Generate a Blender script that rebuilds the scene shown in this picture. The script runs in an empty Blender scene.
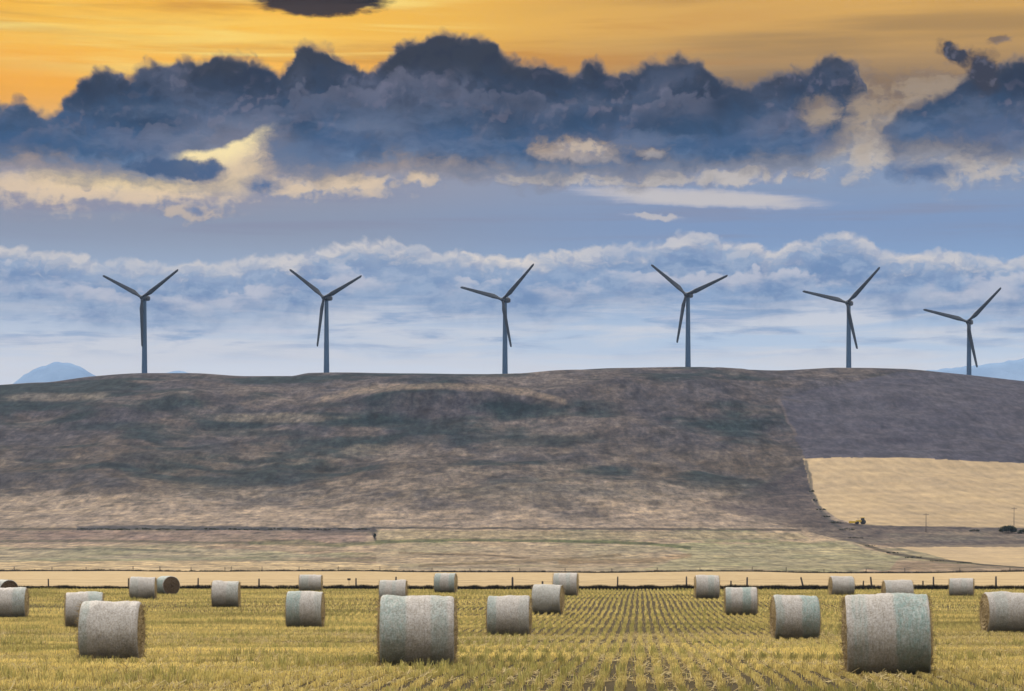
import bpy, math, random
import numpy as np
from mathutils import Vector, Matrix, Euler

random.seed(7)
rng = np.random.default_rng(7)
R = math.radians
scene = bpy.context.scene
col = scene.collection

F = 2500.0            # focal length in picture widths of 1024
CX, HY = 512.0, 569.5 # column straight ahead, row of the level horizon
CAMZ = 2.1
SUN_EL, SUN_AZ = 34.0, -24.0   # degrees, azimuth clockwise from +Y (ahead)

def lin(r, g, b):
    def f(c):
        c /= 255.0
        return c / 12.92 if c <= 0.04045 else ((c + 0.055) / 1.055) ** 2.4
    return (f(r), f(g), f(b), 1.0)

# ------------------------------------------------------------------ tags
def tag(o, label=None, cat=None, group=None, kind=None):
    if label: o['label'] = label
    if cat: o['category'] = cat
    if group: o['group'] = group
    if kind: o['kind'] = kind
    return o

def empty(name, loc, rz=0.0):
    o = bpy.data.objects.new(name, None)
    col.objects.link(o)
    o.location = loc
    o.rotation_euler = (0, 0, rz)
    o.empty_display_size = 0.3
    return o

def link_mesh(name, me, mat, parent=None):
    o = bpy.data.objects.new(name, me)
    col.objects.link(o)
    if mat is not None and len(me.materials) == 0:
        me.materials.append(mat)
    if parent is not None:
        o.parent = parent
    return o

def np_mesh(name, verts, faces, smooth=False, attrs=None):
    """verts (n,3); faces (m,k) all the same corner count k."""
    me = bpy.data.meshes.new(name)
    verts = np.ascontiguousarray(verts, dtype=np.float32)
    faces = np.ascontiguousarray(faces, dtype=np.int32)
    m, k = faces.shape
    me.vertices.add(len(verts)); me.vertices.foreach_set('co', verts.ravel())
    me.loops.add(m * k); me.loops.foreach_set('vertex_index', faces.ravel())
    me.polygons.add(m)
    me.polygons.foreach_set('loop_start', np.arange(0, m * k, k, dtype=np.int32))
    me.polygons.foreach_set('loop_total', np.full(m, k, dtype=np.int32))
    me.update(calc_edges=True)
    me.polygons.foreach_set('use_smooth', np.full(m, smooth, dtype=bool))
    for an, data in (attrs or {}).items():
        data = np.ascontiguousarray(data, dtype=np.float32)
        if data.ndim == 1:
            a = me.attributes.new(an, 'FLOAT', 'POINT'); a.data.foreach_set('value', data)
        else:
            a = me.attributes.new(an, 'FLOAT_COLOR', 'POINT'); a.data.foreach_set('color', data.ravel())
    return me

class MB:
    """collects mixed shapes into one mesh"""
    def __init__(self): self.v = []; self.f = []
    def add(self, verts, faces):
        b = len(self.v)
        self.v.extend([tuple(p) for p in verts]); self.f.extend([tuple(i + b for i in q) for q in faces])
    def box(self, c, s, rot=None, taper=1.0):
        hx, hy, hz = s[0] / 2, s[1] / 2, s[2] / 2
        vs = []
        for z in (-hz, hz):
            t = taper if z > 0 else 1.0
            for x, y in ((-hx, -hy), (hx, -hy), (hx, hy), (-hx, hy)):
                p = Vector((x * t, y * t, z))
                if rot is not None: p = rot @ p
                vs.append(p + Vector(c))
        self.add(vs, [(3, 2, 1, 0), (4, 5, 6, 7), (0, 1, 5, 4), (1, 2, 6, 5), (2, 3, 7, 6), (3, 0, 4, 7)])
    def tube(self, pts, rad, n=8, cap=True):
        pts = [Vector(p) for p in pts]
        if not hasattr(rad, '__len__'): rad = [rad] * len(pts)
        rings = []
        for i, p in enumerate(pts):
            d = (pts[min(i + 1, len(pts) - 1)] - pts[max(i - 1, 0)]).normalized()
            up = Vector((0, 0, 1)) if abs(d.z) < 0.95 else Vector((1, 0, 0))
            a = d.cross(up).normalized(); b = d.cross(a).normalized()
            rings.append([p + (a * math.cos(t) + b * math.sin(t)) * rad[i] for t in [2 * math.pi * k / n for k in range(n)]])
        vs = [q for r in rings for q in r]; fs = []
        for i in range(len(pts) - 1):
            for k in range(n):
                k2 = (k + 1) % n
                fs.append((i * n + k, (i + 1) * n + k, (i + 1) * n + k2, i * n + k2))
        if cap:
            fs.append(tuple(range(n))); fs.append(tuple((len(pts) - 1) * n + k for k in reversed(range(n))))
        self.add(vs, fs)
    def mesh(self, name, smooth=False, bevel=0.0):
        me = bpy.data.meshes.new(name)
        me.from_pydata(self.v, [], self.f); me.validate(); me.update()
        if bevel > 0:
            import bmesh
            bm = bmesh.new(); bm.from_mesh(me)
            bmesh.ops.bevel(bm, geom=list(bm.edges), offset=bevel, segments=2, affect='EDGES', clamp_overlap=True)
            bm.to_mesh(me); bm.free()
        me.polygons.foreach_set('use_smooth', np.full(len(me.polygons), smooth, dtype=bool))
        return me
    def build(self, name, mat, parent=None, smooth=False, bevel=0.0):
        return link_mesh(name, self.mesh(name, smooth, bevel), mat, parent)

# ------------------------------------------------------------------ numpy value noise
def vnoise(x, y, seed=0):
    xi = np.floor(x).astype(np.int64); yi = np.floor(y).astype(np.int64)
    fx = x - xi; fy = y - yi
    fx = fx * fx * fx * (fx * (fx * 6 - 15) + 10); fy = fy * fy * fy * (fy * (fy * 6 - 15) + 10)
    def h(a, b):
        n = (a * 374761393 + b * 668265263 + seed * 1274126177) & 0xFFFFFFFF
        n = ((n ^ (n >> 13)) * 1274126177) & 0xFFFFFFFF
        n = n ^ (n >> 16)
        return (n & 0xFFFF) / 65535.0
    a = h(xi, yi); b = h(xi + 1, yi); c = h(xi, yi + 1); d = h(xi + 1, yi + 1)
    return (a * (1 - fx) + b * fx) * (1 - fy) + (c * (1 - fx) + d * fx) * fy
def fbm(x, y, seed=0, octv=4, gain=0.5):
    s = 0.0; a = 1.0; t = 0.0
    for i in range(octv):
        s = s + a * vnoise(x * 2 ** i, y * 2 ** i, seed + i * 17); t += a; a *= gain
    return s / t
def sstep(a, b, x):
    t = np.clip((x - a) / (b - a), 0, 1)
    return t * t * (3 - 2 * t)
def pchip(xs, ys, x):
    xs = np.array(xs, float); ys = np.array(ys, float)
    h = np.diff(xs); dl = np.diff(ys) / h
    m = np.zeros_like(xs); m[0] = dl[0]; m[-1] = dl[-1]
    for i in range(1, len(xs) - 1):
        m[i] = 0 if dl[i - 1] * dl[i] <= 0 else 2 * dl[i - 1] * dl[i] / (dl[i - 1] + dl[i])
    x = np.clip(x, xs[0], xs[-1])
    i = np.clip(np.searchsorted(xs, x) - 1, 0, len(xs) - 2)
    t = (x - xs[i]) / h[i]
    return ((1 + 2 * t) * (1 - t) ** 2 * ys[i] + t * (1 - t) ** 2 * h[i] * m[i] + t * t * (3 - 2 * t) * ys[i + 1] + t * t * (t - 1) * h[i] * m[i + 1])

# ------------------------------------------------------------------ terrain
FENCE_Y, FAR_FENCE_Y, VALLEY_Y = 245.0, 500.0, 850.0
PY_ = [0, 30, 45, 56, 66, 90, 110, 142, 165, 205, 245, 300, 400, 500, 640, 760, 850, 950, 1050, 1150, 1250, 1320, 1375, 1410, 1450, 1600, 1900, 2600, 5200]
PZ_ = [0.1, .1, .1, .0, -.12, -.3, -.33, -.25, .0, .12, .12, .3, .9, 1.65, 4.5, 9.5, 16.5, 28.5, 44.5, 64.5, 88.0, 102.0, 109.5, 109.5, 105.0, 78., 45., 20., 10.]
CRX = [-900, -500, -300, -100, 0, 40, 95, 145, 190, 250, 290, 310, 345, 400, 500, 560, 620, 700, 745, 780, 840, 900, 950, 1024, 1150, 1400, 2000]
CRY = [470, 440, 415, 393, 385, 383, 376, 373, 373, 376, 376, 373, 372.5, 373.5, 374, 371, 368, 367, 370, 371, 368, 369, 373, 381, 396, 425, 470]
_yy = np.linspace(900, 1500, 1201)
_EMAX = np.max((pchip(PY_, PZ_, _yy) - CAMZ) / _yy)
def ground_z(x, y):
    x = np.asarray(x, float); y = np.asarray(y, float)
    d = np.sqrt(x * x + y * y)
    yf = np.maximum(y, 1e-3)
    base = pchip(PY_, PZ_, np.where(y > 0, y, 0))
    u = np.clip(CX + F * x / np.maximum(yf, 300.0), -900, 2000)
    s = (HY - pchip(CRX, CRY, u)) / F / _EMAX
    w = sstep(700, 1250, y)
    z = base * (1 + w * (s - 1))
    # a nearer spur left of the middle and soft draws on the hillside
    z = z + 10.0 * np.exp(-((x + 34) / 50) ** 2 - ((y - 1222) / 34) ** 2) * w + 3.5 * np.exp(-((x - 62) / 40) ** 2 - ((y - 1255) / 30) ** 2) * w + 3 * np.exp(-((x + 170) / 60) ** 2 - ((y - 1240) / 30) ** 2) * w
    amp = sstep(860, 1000, y) * (1 - sstep(1330, 1372, y)) + .6 * sstep(1450, 1700, y)
    z = z + amp * ((fbm(x / 95 + 3, y / 130, 5, 3) - .5) * 10 + (fbm(x / 26, y / 32, 9, 3) - .5) * 3.4)
    amp2 = sstep(300, 480, y) * (1 - sstep(860, 1000, y))
    z = z + amp2 * (fbm(x / 40 + 7, y / 50, 31, 3) - .5) * 1.0
    a3 = 1 - sstep(240, 300, d)
    z = z + a3 * ((fbm(x / 15, y / 6, 21, 2) - .5) * .12 + (fbm(x / 30 + 5, y / 16 + 5, 23, 2) - .5) * .16)
    return z

# polar sheet, fine ahead of the camera, coarse all round, out to the horizon
th_front = np.arctan(np.linspace(-0.262, 0.262, 1150))
th_mid = np.concatenate([np.linspace(th_front[-1], R(40), 60)[1:], np.linspace(R(40), R(180), 60)[1:]])
TH = np.concatenate([-th_mid[::-1], th_front, th_mid])[:-1]   # ring closes on itself
def rr(a, b, n): return np.linspace(a, b, n, endpoint=False)
RAD = {
 'field': np.concatenate([[0.5, 5, 12, 20, 28], rr(35, 60, 60), rr(60, 120, 70), rr(120, 245, 60)]),
 'stubble_field': rr(245, 500, 60),
 'valley': rr(500, 850, 200),
 'hill': np.concatenate([rr(850, 1420, 330), rr(1420, 1600, 30), rr(1600, 2600, 20), rr(2600, 5100, 12)]),
}
def proj(x, y, z):
    return CX + F * x / y, HY - F * (z - CAMZ) / y

def inpoly(px, py, poly):
    res = np.zeros(px.shape, bool); n = len(poly)
    for i in range(n):
        x1, y1 = poly[i]; x2, y2 = poly[(i + 1) % n]
        c = ((y1 > py) != (y2 > py)) & (px < (x2 - x1) * (py - y1) / (y2 - y1 + 1e-9) + x1)
        res ^= c
    return res
def near_line(px, py, pts, wpx):
    d = np.full(px.shape, 1e9)
    for (x1, y1), (x2, y2) in zip(pts[:-1], pts[1:]):
        dx, dy = x2 - x1, y2 - y1
        t = np.clip(((px - x1) * dx + (py - y1) * dy) / (dx * dx + dy * dy), 0, 1)
        d = np.minimum(d, np.hypot((px - x1 - t * dx), (py - y1 - t * dy)))
    return 1 - sstep(wpx * .5, wpx * 1.3, d)

C_ = lambda *c: np.array(c, float)
def mixa(a, b, m):
    m = np.asarray(m)[..., None]
    return a * (1 - m) + b * m
MAUVE, BROWN, TANG, DKGREEN, PALE = C_(.084, .075, .074), C_(.118, .092, .070), C_(.21, .165, .125), C_(.020, .036, .038), C_(.28, .225, .165)
STUB = C_(.40, .31, .188)
def land_cover(x, y, z):
    """true ground cover of the far land: which grass, plough or stubble grows where"""
    yy = np.maximum(y, 100.0)
    px, py = proj(x, yy, z)
    n1 = fbm(x / 60, y / 75, 41, 5, .55); n2 = fbm(x / 23 + 9, y / 40, 43, 5, .6); n3 = fbm(x / 130 + 4, y / 90, 47, 4)
    n4 = fbm(x / 6, y / 14, 49, 4, .6)
    c = mixa(MAUVE, BROWN, sstep(.3, .7, n2))
    c = mixa(c, TANG, sstep(.50, .66, n1 * .6 + n2 * .4) * .75)
    lowhill = sstep(470, 515, py)
    c = mixa(c, TANG * .95, lowhill * sstep(.25, .6, n2) * .8)
    c = mixa(c, C_(.085, .073, .085), sstep(470, 420, py) * .35)
    n5 = fbm(x / 42 + 30, y / 34, 53, 5, .6)
    c = mixa(c, DKGREEN, sstep(.47, .62, n3 * .35 + n5 * .65) * (1 - lowhill) * .85)
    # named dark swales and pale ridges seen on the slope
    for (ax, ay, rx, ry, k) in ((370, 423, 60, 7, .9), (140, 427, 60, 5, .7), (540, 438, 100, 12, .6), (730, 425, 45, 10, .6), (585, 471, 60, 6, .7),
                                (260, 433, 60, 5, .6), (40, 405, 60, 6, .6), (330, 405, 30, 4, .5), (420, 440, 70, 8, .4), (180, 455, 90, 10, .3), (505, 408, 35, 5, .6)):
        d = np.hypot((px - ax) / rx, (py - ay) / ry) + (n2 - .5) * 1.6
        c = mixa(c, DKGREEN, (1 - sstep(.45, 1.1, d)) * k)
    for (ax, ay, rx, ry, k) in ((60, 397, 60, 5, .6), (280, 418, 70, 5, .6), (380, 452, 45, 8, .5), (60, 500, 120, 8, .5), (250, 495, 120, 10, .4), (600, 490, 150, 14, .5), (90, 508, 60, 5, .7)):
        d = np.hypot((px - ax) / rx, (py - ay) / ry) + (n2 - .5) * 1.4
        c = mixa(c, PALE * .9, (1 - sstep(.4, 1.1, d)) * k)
    n6 = fbm(x / 2.6, y / 11, 59, 4, .65)
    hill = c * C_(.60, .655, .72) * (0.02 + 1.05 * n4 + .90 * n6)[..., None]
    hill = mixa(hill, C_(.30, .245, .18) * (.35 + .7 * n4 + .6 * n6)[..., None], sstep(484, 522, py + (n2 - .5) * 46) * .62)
    hill = mixa(hill, PALE * .72, near_line(px + (n2 - .5) * 14, py + (n2 - .5) * 5, [(325, 399), (352, 393), (395, 387.5), (440, 385.5), (490, 387.5), (530, 393), (565, 402)], 3.2) * .55)
    # ploughed upper right, cut field, paddocks of the valley floor
    wob = (fbm(px / 14, py / 6, 61, 3) - .5)
    plough = inpoly(px + wob * 6, py + wob * 2, [(776, 397), (830, 386), (900, 372), (2000, 372), (2000, 470), (1024, 465), (900, 459), (806, 459), (792, 430)])
    hill = mixa(hill, C_(.058, .057, .074) * (.4 + .6 * n4 + .6 * n6)[..., None], plough * .92)
    hill = mixa(hill, PALE * .5, near_line(px + wob * 5, py, [(778, 398), (790, 424), (796, 436)], 1.6) * .3)
    hill = mixa(hill, C_(.06, .055, .06), near_line(px + wob * 3, py, [(776, 397), (800, 402)], 1.3) * .7)
    darkland = inpoly(px + wob * 8, py + wob * 2, [(690, 505), (735, 495), (800, 470), (806, 462), (812, 500), (830, 520), (870, 526), (2000, 530), (2000, 546), (890, 547), (840, 540), (790, 527)])
    darkland = darkland * sstep(680, 800, px + (n2 - .5) * 190)
    hill = mixa(hill, C_(.045, .040, .045) * (.6 + .8 * n2)[..., None], darkland * .8)
    swath = .5 + .5 * np.sin(x * .9 + y * .22 + 2 * n2)
    cut = inpoly(px + wob * 2, py + wob, [(803, 458.5), (840, 457.5), (900, 457.5), (1024, 463), (1500, 480), (1500, 535), (1024, 528), (900, 526), (860, 524.5), (838, 519), (820, 506), (810, 488)])
    hill = mixa(hill, STUB * .86 * (.76 + .11 * swath + .06 * np.sin(y * .33 + 3 * n2) + .14 * n2 + .22 * n6 * .6 + .12 * fbm(x / 40, y / 200, 77, 3))[..., None], cut)
    lowcut = inpoly(px + wob * 4, py + wob, [(893, 546.5), (960, 545), (1024, 544), (1500, 544), (1500, 571), (1024, 567), (985, 564), (950, 560), (925, 553)])
    # valley floor
    v = mixa(C_(.33, .27, .20), C_(.235, .22, .155), sstep(.4, .62, n2))
    v = mixa(v, C_(.20, .155, .12), sstep(.52, .66, n1) * .8)
    v = mixa(v, C_(.155, .175, .095), sstep(.53, .66, n3 * .5 + n2 * .5) * .6)
    v = mixa(v, C_(.20, .155, .145), (sstep(529, 531, py) * (1 - sstep(541, 546, py)) * (1 - sstep(360, 380, px))) * .8)
    strip = inpoly(px, py + wob, [(376, 530.5), (700, 531), (800, 533), (812, 539.5), (600, 539.5), (376, 540)])
    v = mixa(v, C_(.285, .25, .175) * (.92 + (.03 + .11 * sstep(725, 750, px)) * np.sin(x * 1.55 + n2 * 4))[..., None], strip * .85)
    v = mixa(v, C_(.31, .27, .20), inpoly(px, py + wob * 2, [(376, 544), (640, 544), (720, 552), (690, 571), (376, 572)]) * .6)
    v = mixa(v, C_(.40, .33, .215) * (.85 + .3 * fbm(x / 5 + y / 9, y / 40, 71, 3))[..., None], inpoly(px, py + wob * 2, [(-900, 562), (330, 561), (400, 566), (395, 573), (-900, 573)]) * .9)
    v = mixa(v, C_(.235, .235, .175), inpoly(px, py + wob * 3, [(-900, 547), (250, 549), (330, 556), (260, 561), (-900, 562)]) * .55)
    v = mixa(v, C_(.255, .255, .165), inpoly(px, py + wob * 3, [(660, 543), (850, 545), (900, 557), (890, 570), (640, 570), (690, 556)]) * .7)
    for pts, w_, cc, k in (([(-900, 529), (370, 529), (376, 528), (640, 529), (800, 530)], 1.2, C_(.06, .055, .05), .85),
                           ([(78, 528), (140, 527), (375, 530)], 2.2, C_(.045, .05, .06), .85),
                           ([(374, 528), (375, 539)], 1.6, C_(.05, .045, .045), .9),
                           ([(300, 531), (376, 533)], 3.5, C_(.08, .07, .07), .7),
                           ([(376, 541.5), (470, 540), (560, 541), (650, 543.5), (690, 548)], 1.6, C_(.07, .09, .045), .8),
                           ([(0, 541), (60, 540.5), (250, 543), (345, 546)], 1.4, C_(.10, .10, .075), .7),
                           ([(250, 543), (300, 541), (330, 545), (380, 543)], 2.2, C_(.09, .10, .055), .6),
                           ([(10, 549), (120, 549), (200, 552)], 1.2, C_(.10, .105, .085), .6),
                           ([(400, 553), (480, 555), (530, 558)], 1.2, C_(.15, .115, .08), .7),
                           ([(420, 566), (500, 562), (560, 560), (620, 555)], 1.6, C_(.15, .12, .08), .7),
                           ([(690, 556), (640, 561), (560, 562)], 2.6, C_(.20, .145, .09), .6),
                           ([(806, 462), (812, 492), (822, 512), (838, 527), (858, 540)], 2.0, C_(.05, .05, .05), .8),
                           ([(840, 536), (880, 550), (905, 556), (940, 560), (985, 564), (1024, 567), (1400, 575)], 1.5, C_(.06, .055, .045), .85),
                           ([(860, 525.5), (930, 529), (1500, 536)], 1.8, C_(.05, .048, .05), .7),
                           ([(905, 541), (960, 543), (1024, 542), (1500, 543)], 2.6, C_(.055, .05, .05), .7)):
        m = near_line(px + wob * 4, py + wob * 1.5, pts, w_) * k
        v = mixa(v, cc, m); hill = mixa(hill, cc, m)
    v = v * C_(.86, .84, .77) * (.36 + .62 * n4 + .62 * n6)[..., None]
    v = mixa(v, STUB * .92 * (.9 + .2 * n2)[..., None], lowcut)
    v = mixa(v, C_(.09, .078, .072) * (.6 + .8 * n2)[..., None], darkland * .8)
    c = mixa(v, hill, sstep(532, 525, py + wob * 2))
    rough = 1 - .72 * np.maximum(cut, lowcut) - .35 * plough * (1 - cut)
    return np.concatenate([np.clip(c, .01, .8), np.clip(rough, 0, 1)[:, None]], 1)

def sheet(name, mat, rings, cover):
    rings = np.asarray(rings)
    T, RR = np.meshgrid(TH, rings)
    x = RR * np.sin(T); y = RR * np.cos(T)
    # ahead of the camera rings are straight (constant depth), so field edges run square
    f = sstep(.45, .30, np.abs(np.tan(np.clip(np.abs(T), 0, 1.2)))) * (np.abs(T) < 1.2)
    k = 1 / np.where(np.abs(T) < 1.2, np.cos(T), 1)
    k = 1 + (k - 1) * f
    x = x * k; y = y * k
    z = ground_z(x, y)
    nr, nt = T.shape
    v = np.stack([x, y, z], -1).reshape(-1, 3)
    i = np.arange(nr - 1)[:, None] * nt; j = np.arange(nt)[None, :]; j2 = (j + 1) % nt
    fcs = np.stack([i + j, i + nt + j, i + nt + j2, i + j2], -1).reshape(-1, 4)[:, ::-1]
    at = {}
    if cover:
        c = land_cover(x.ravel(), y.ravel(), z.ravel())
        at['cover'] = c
    return tag(link_mesh(name, np_mesh(name, v, fcs, True, at), mat), kind='structure')

# ------------------------------------------------------------------ materials
def new_mat(name):
    m = bpy.data.materials.new(name); m.use_nodes = True
    nt = m.node_tree; b = nt.nodes['Principled BSDF']
    return m, nt, b
def nd(nt, typ, **kw):
    n = nt.nodes.new(typ)
    for k, v in kw.items():
        if hasattr(n, k): setattr(n, k, v)
    return n
def noise(nt, scale, detail=4, rough=.55, coord='Object', vec=None, stretch=None):
    n = nd(nt, 'ShaderNodeTexNoise'); n.inputs['Scale'].default_value = scale
    n.inputs['Detail'].default_value = detail; n.inputs['Roughness'].default_value = rough
    if vec is None:
        tc = nd(nt, 'ShaderNodeTexCoord'); vec = tc.outputs[coord]
    if stretch:
        mp = nd(nt, 'ShaderNodeMapping'); mp.inputs['Scale'].default_value = stretch
        nt.links.new(vec, mp.inputs['Vector']); vec = mp.outputs['Vector']
    nt.links.new(vec, n.inputs['Vector'])
    return n.outputs['Fac']
def ramp(nt, fac, stops, interp='LINEAR'):
    r = nd(nt, 'ShaderNodeValToRGB'); r.color_ramp.interpolation = interp
    el = r.color_ramp.elements
    while len(el) < len(stops): el.new(0.5)
    for e, (p, c) in zip(el, stops):
        e.position = p; e.color = tuple(c) if len(c) == 4 else (*c, 1)
    nt.links.new(fac, r.inputs['Fac'])
    return r.outputs['Color']
def mixn(nt, a, b, fac, blend='MIX'):
    m = nd(nt, 'ShaderNodeMix', data_type='RGBA', blend_type=blend)
    for s, v in ((m.inputs[0], fac), (m.inputs[6], a), (m.inputs[7], b)):
        if hasattr(v, 'is_linked'): nt.links.new(v, s)
        else: s.default_value = v if not hasattr(v, '__len__') else (tuple(v) if len(v) == 4 else (*v, 1))
    return m.outputs[2]
def bump(nt, h, strength, dist, b):
    n = nd(nt, 'ShaderNodeBump'); n.inputs['Strength'].default_value = strength; n.inputs['Distance'].default_value = dist
    nt.links.new(h, n.inputs['Height']); nt.links.new(n.outputs['Normal'], b.inputs['Normal'])

def simple(name, c, rough=.7, var=.25, scale=3.0, metal=0.0, bmp=0.0):
    m, nt, b = new_mat(name)
    f = noise(nt, scale, 5)
    d = tuple(x * (1 - var) for x in c); l = tuple(min(1, x * (1 + var)) for x in c)
    nt.links.new(ramp(nt, f, [(.3, d), (.7, l)]), b.inputs['Base Color'])
    b.inputs['Roughness'].default_value = rough; b.inputs['Metallic'].default_value = metal
    if bmp: bump(nt, f, .5, bmp, b)
    return m

# near ground between the stubble: damp soil and straw litter
m_soil, nt, b = new_mat('soil_and_litter')
f1 = noise(nt, 2.2, 8, .7); f2 = noise(nt, 14, 6, .7)
cc = ramp(nt, f1, [(.3, (.030, .023, .013)), (.55, (.070, .053, .025)), (.75, (.14, .105, .048))])
cc = mixn(nt, cc, ramp(nt, f2, [(.35, (.022, .017, .010)), (.65, (.13, .10, .046))]), .5)
nt.links.new(cc, b.inputs['Base Color']); b.inputs['Roughness'].default_value = .95; b.inputs['Specular IOR Level'].default_value = .1
bump(nt, f2, .8, .05, b)

# cut field beyond the fence
m_cut, nt, b = new_mat('pale_cut_stubble')
f1 = noise(nt, .02, 5, .6, stretch=(1, .35, 1)); f2 = noise(nt, .6, 6, .7, stretch=(1, .25, 1))
cc = ramp(nt, f1, [(.3, (.36, .265, .14)), (.7, (.47, .355, .20))])
cc = mixn(nt, cc, ramp(nt, f2, [(.3, (.30, .22, .12)), (.7, (.52, .40, .235))]), .4)
nt.links.new(cc, b.inputs['Base Color']); b.inputs['Roughness'].default_value = 1.0; b.inputs['Specular IOR Level'].default_value = .05
bump(nt, f2, .4, .3, b)

# far land: mapped ground cover broken up by tussocks
m_land, nt, b = new_mat('far_grassland')
at = nd(nt, 'ShaderNodeAttribute', attribute_name='cover', attribute_type='GEOMETRY')
f1 = noise(nt, .12, 8, .72); f2 = noise(nt, .45, 5, .75, stretch=(1, .18, 1)); f3 = noise(nt, .035, 6, .6)
t = ramp(nt, f1, [(.30, (.40, .42, .50)), (.5, (.96, .96, 1)), (.70, (1.7, 1.58, 1.42))])
def rough_(k):
    m = nd(nt, 'ShaderNodeMath', operation='MULTIPLY'); nt.links.new(at.outputs['Alpha'], m.inputs[0]); m.inputs[1].default_value = k; return m.outputs[0]
cc = mixn(nt, at.outputs['Color'], t, rough_(.8), 'MULTIPLY')
t2 = ramp(nt, f2, [(.36, (.42, .43, .50)), (.64, (1.6, 1.52, 1.42))])
cc = mixn(nt, cc, t2, rough_(.68), 'MULTIPLY')
t3 = ramp(nt, f3, [(.3, (.80, .80, .88)), (.7, (1.16, 1.12, 1.06))])
cc = mixn(nt, cc, t3, .7, 'MULTIPLY')
nt.links.new(cc, b.inputs['Base Color']); b.inputs['Roughness'].default_value = 1.0; b.inputs['Specular IOR Level'].default_value = .05
bump(nt, f1, .6, 1.2, b)

# mountains: rock with the blue haze of distance painted into its base colour
m_mtn, nt, b = new_mat('haze_tinted_rock')
f1 = noise(nt, .006, 8, .65); f2 = noise(nt, .03, 6, .6)
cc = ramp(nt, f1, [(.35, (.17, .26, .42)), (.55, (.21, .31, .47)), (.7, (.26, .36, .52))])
nt.links.new(cc, b.inputs['Base Color']); b.inputs['Roughness'].default_value = 1.0; b.inputs['Specular IOR Level'].default_value = 0
bump(nt, f2, .3, 10, b)

def straw_mat(name, transl=.35):
    m, nt, b = new_mat(name)
    at = nd(nt, 'ShaderNodeAttribute', attribute_name='tint', attribute_type='GEOMETRY')
    nt.links.new(at.outputs['Color'], b.inputs['Base Color'])
    b.inputs['Roughness'].default_value = .75; b.inputs['Specular IOR Level'].default_value = .2
    tr = nd(nt, 'ShaderNodeBsdfTranslucent'); nt.links.new(at.outputs['Color'], tr.inputs['Color'])
    mx = nd(nt, 'ShaderNodeMixShader'); mx.inputs[0].default_value = transl
    nt.links.new(b.outputs[0], mx.inputs[1]); nt.links.new(tr.outputs[0], mx.inputs[2])
    out = [n for n in nt.nodes if n.type == 'OUTPUT_MATERIAL'][0]
    nt.links.new(mx.outputs[0], out.inputs['Surface'])
    return m
m_straw = straw_mat('standing_stubble')
m_weed = straw_mat('dark_weeds', .15)

# bale wrap: plastic net, banded, straw showing through
m_wrap, nt, b = new_mat('net_wrap')
at = nd(nt, 'ShaderNodeAttribute', attribute_name='band', attribute_type='GEOMETRY')
oi = nd(nt, 'ShaderNodeObjectInfo')
tc = nd(nt, 'ShaderNodeTexCoord')
add = nd(nt, 'ShaderNodeVectorMath', operation='ADD')
nt.links.new(tc.outputs['Object'], add.inputs[0]); nt.links.new(oi.outputs['Location'], add.inputs[1])
V = add.outputs[0]
fs = noise(nt, 24, 6, .85, vec=V); fm = noise(nt, 5, 6, .65, vec=V); fx = noise(nt, 9, 5, .7, vec=V, stretch=(6, .6, .6))
sep = nd(nt, 'ShaderNodeSeparateColor'); nt.links.new(at.outputs['Color'], sep.inputs['Color'])
white = ramp(nt, fm, [(.3, (.35, .32, .285)), (.7, (.52, .495, .475))])
teal = ramp(nt, fm, [(.3, (.10, .22, .21)), (.7, (.20, .37, .36))])
bm_ = nd(nt, 'ShaderNodeMapRange'); bm_.inputs['From Min'].default_value = .34; bm_.inputs['From Max'].default_value = .6
bm_.inputs['To Min'].default_value = .35; nt.links.new(noise(nt, 8, 6, .75, vec=V, stretch=(1.6, 1, .8)), bm_.inputs['Value'])
bf_ = nd(nt, 'ShaderNodeMath', operation='MULTIPLY'); nt.links.new(bm_.outputs[0], bf_.inputs[0]); nt.links.new(sep.outputs[0], bf_.inputs[1])
cc = mixn(nt, white, teal, bf_.outputs[0])
cc = mixn(nt, cc, ramp(nt, fx, [(.35, (.24, .20, .13)), (.65, (.62, .61, .61))]), .30)
sp = ramp(nt, fs, [(.32, (.30, .26, .19)), (.48, (.86, .83, .78)), (.62, (1.38, 1.37, 1.37))])
cc = mixn(nt, cc, sp, .74, 'MULTIPLY')
# under-shade painted brown low on the wrap, uneven edge
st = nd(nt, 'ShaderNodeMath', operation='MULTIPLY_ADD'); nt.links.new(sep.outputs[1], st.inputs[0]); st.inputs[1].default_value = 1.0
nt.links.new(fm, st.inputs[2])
under_shade = nd(nt, 'ShaderNodeMapRange'); under_shade.interpolation_type = 'SMOOTHSTEP'
under_shade.inputs['From Min'].default_value = .72; under_shade.inputs['From Max'].default_value = 1.5; under_shade.inputs['To Max'].default_value = .6
nt.links.new(st.outputs[0], under_shade.inputs['Value'])
cc = mixn(nt, cc, (.16, .125, .06, 1), under_shade.outputs[0])
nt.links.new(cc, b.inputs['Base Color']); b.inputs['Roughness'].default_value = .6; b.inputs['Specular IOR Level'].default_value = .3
bump(nt, fs, .7, .02, b)

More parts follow.
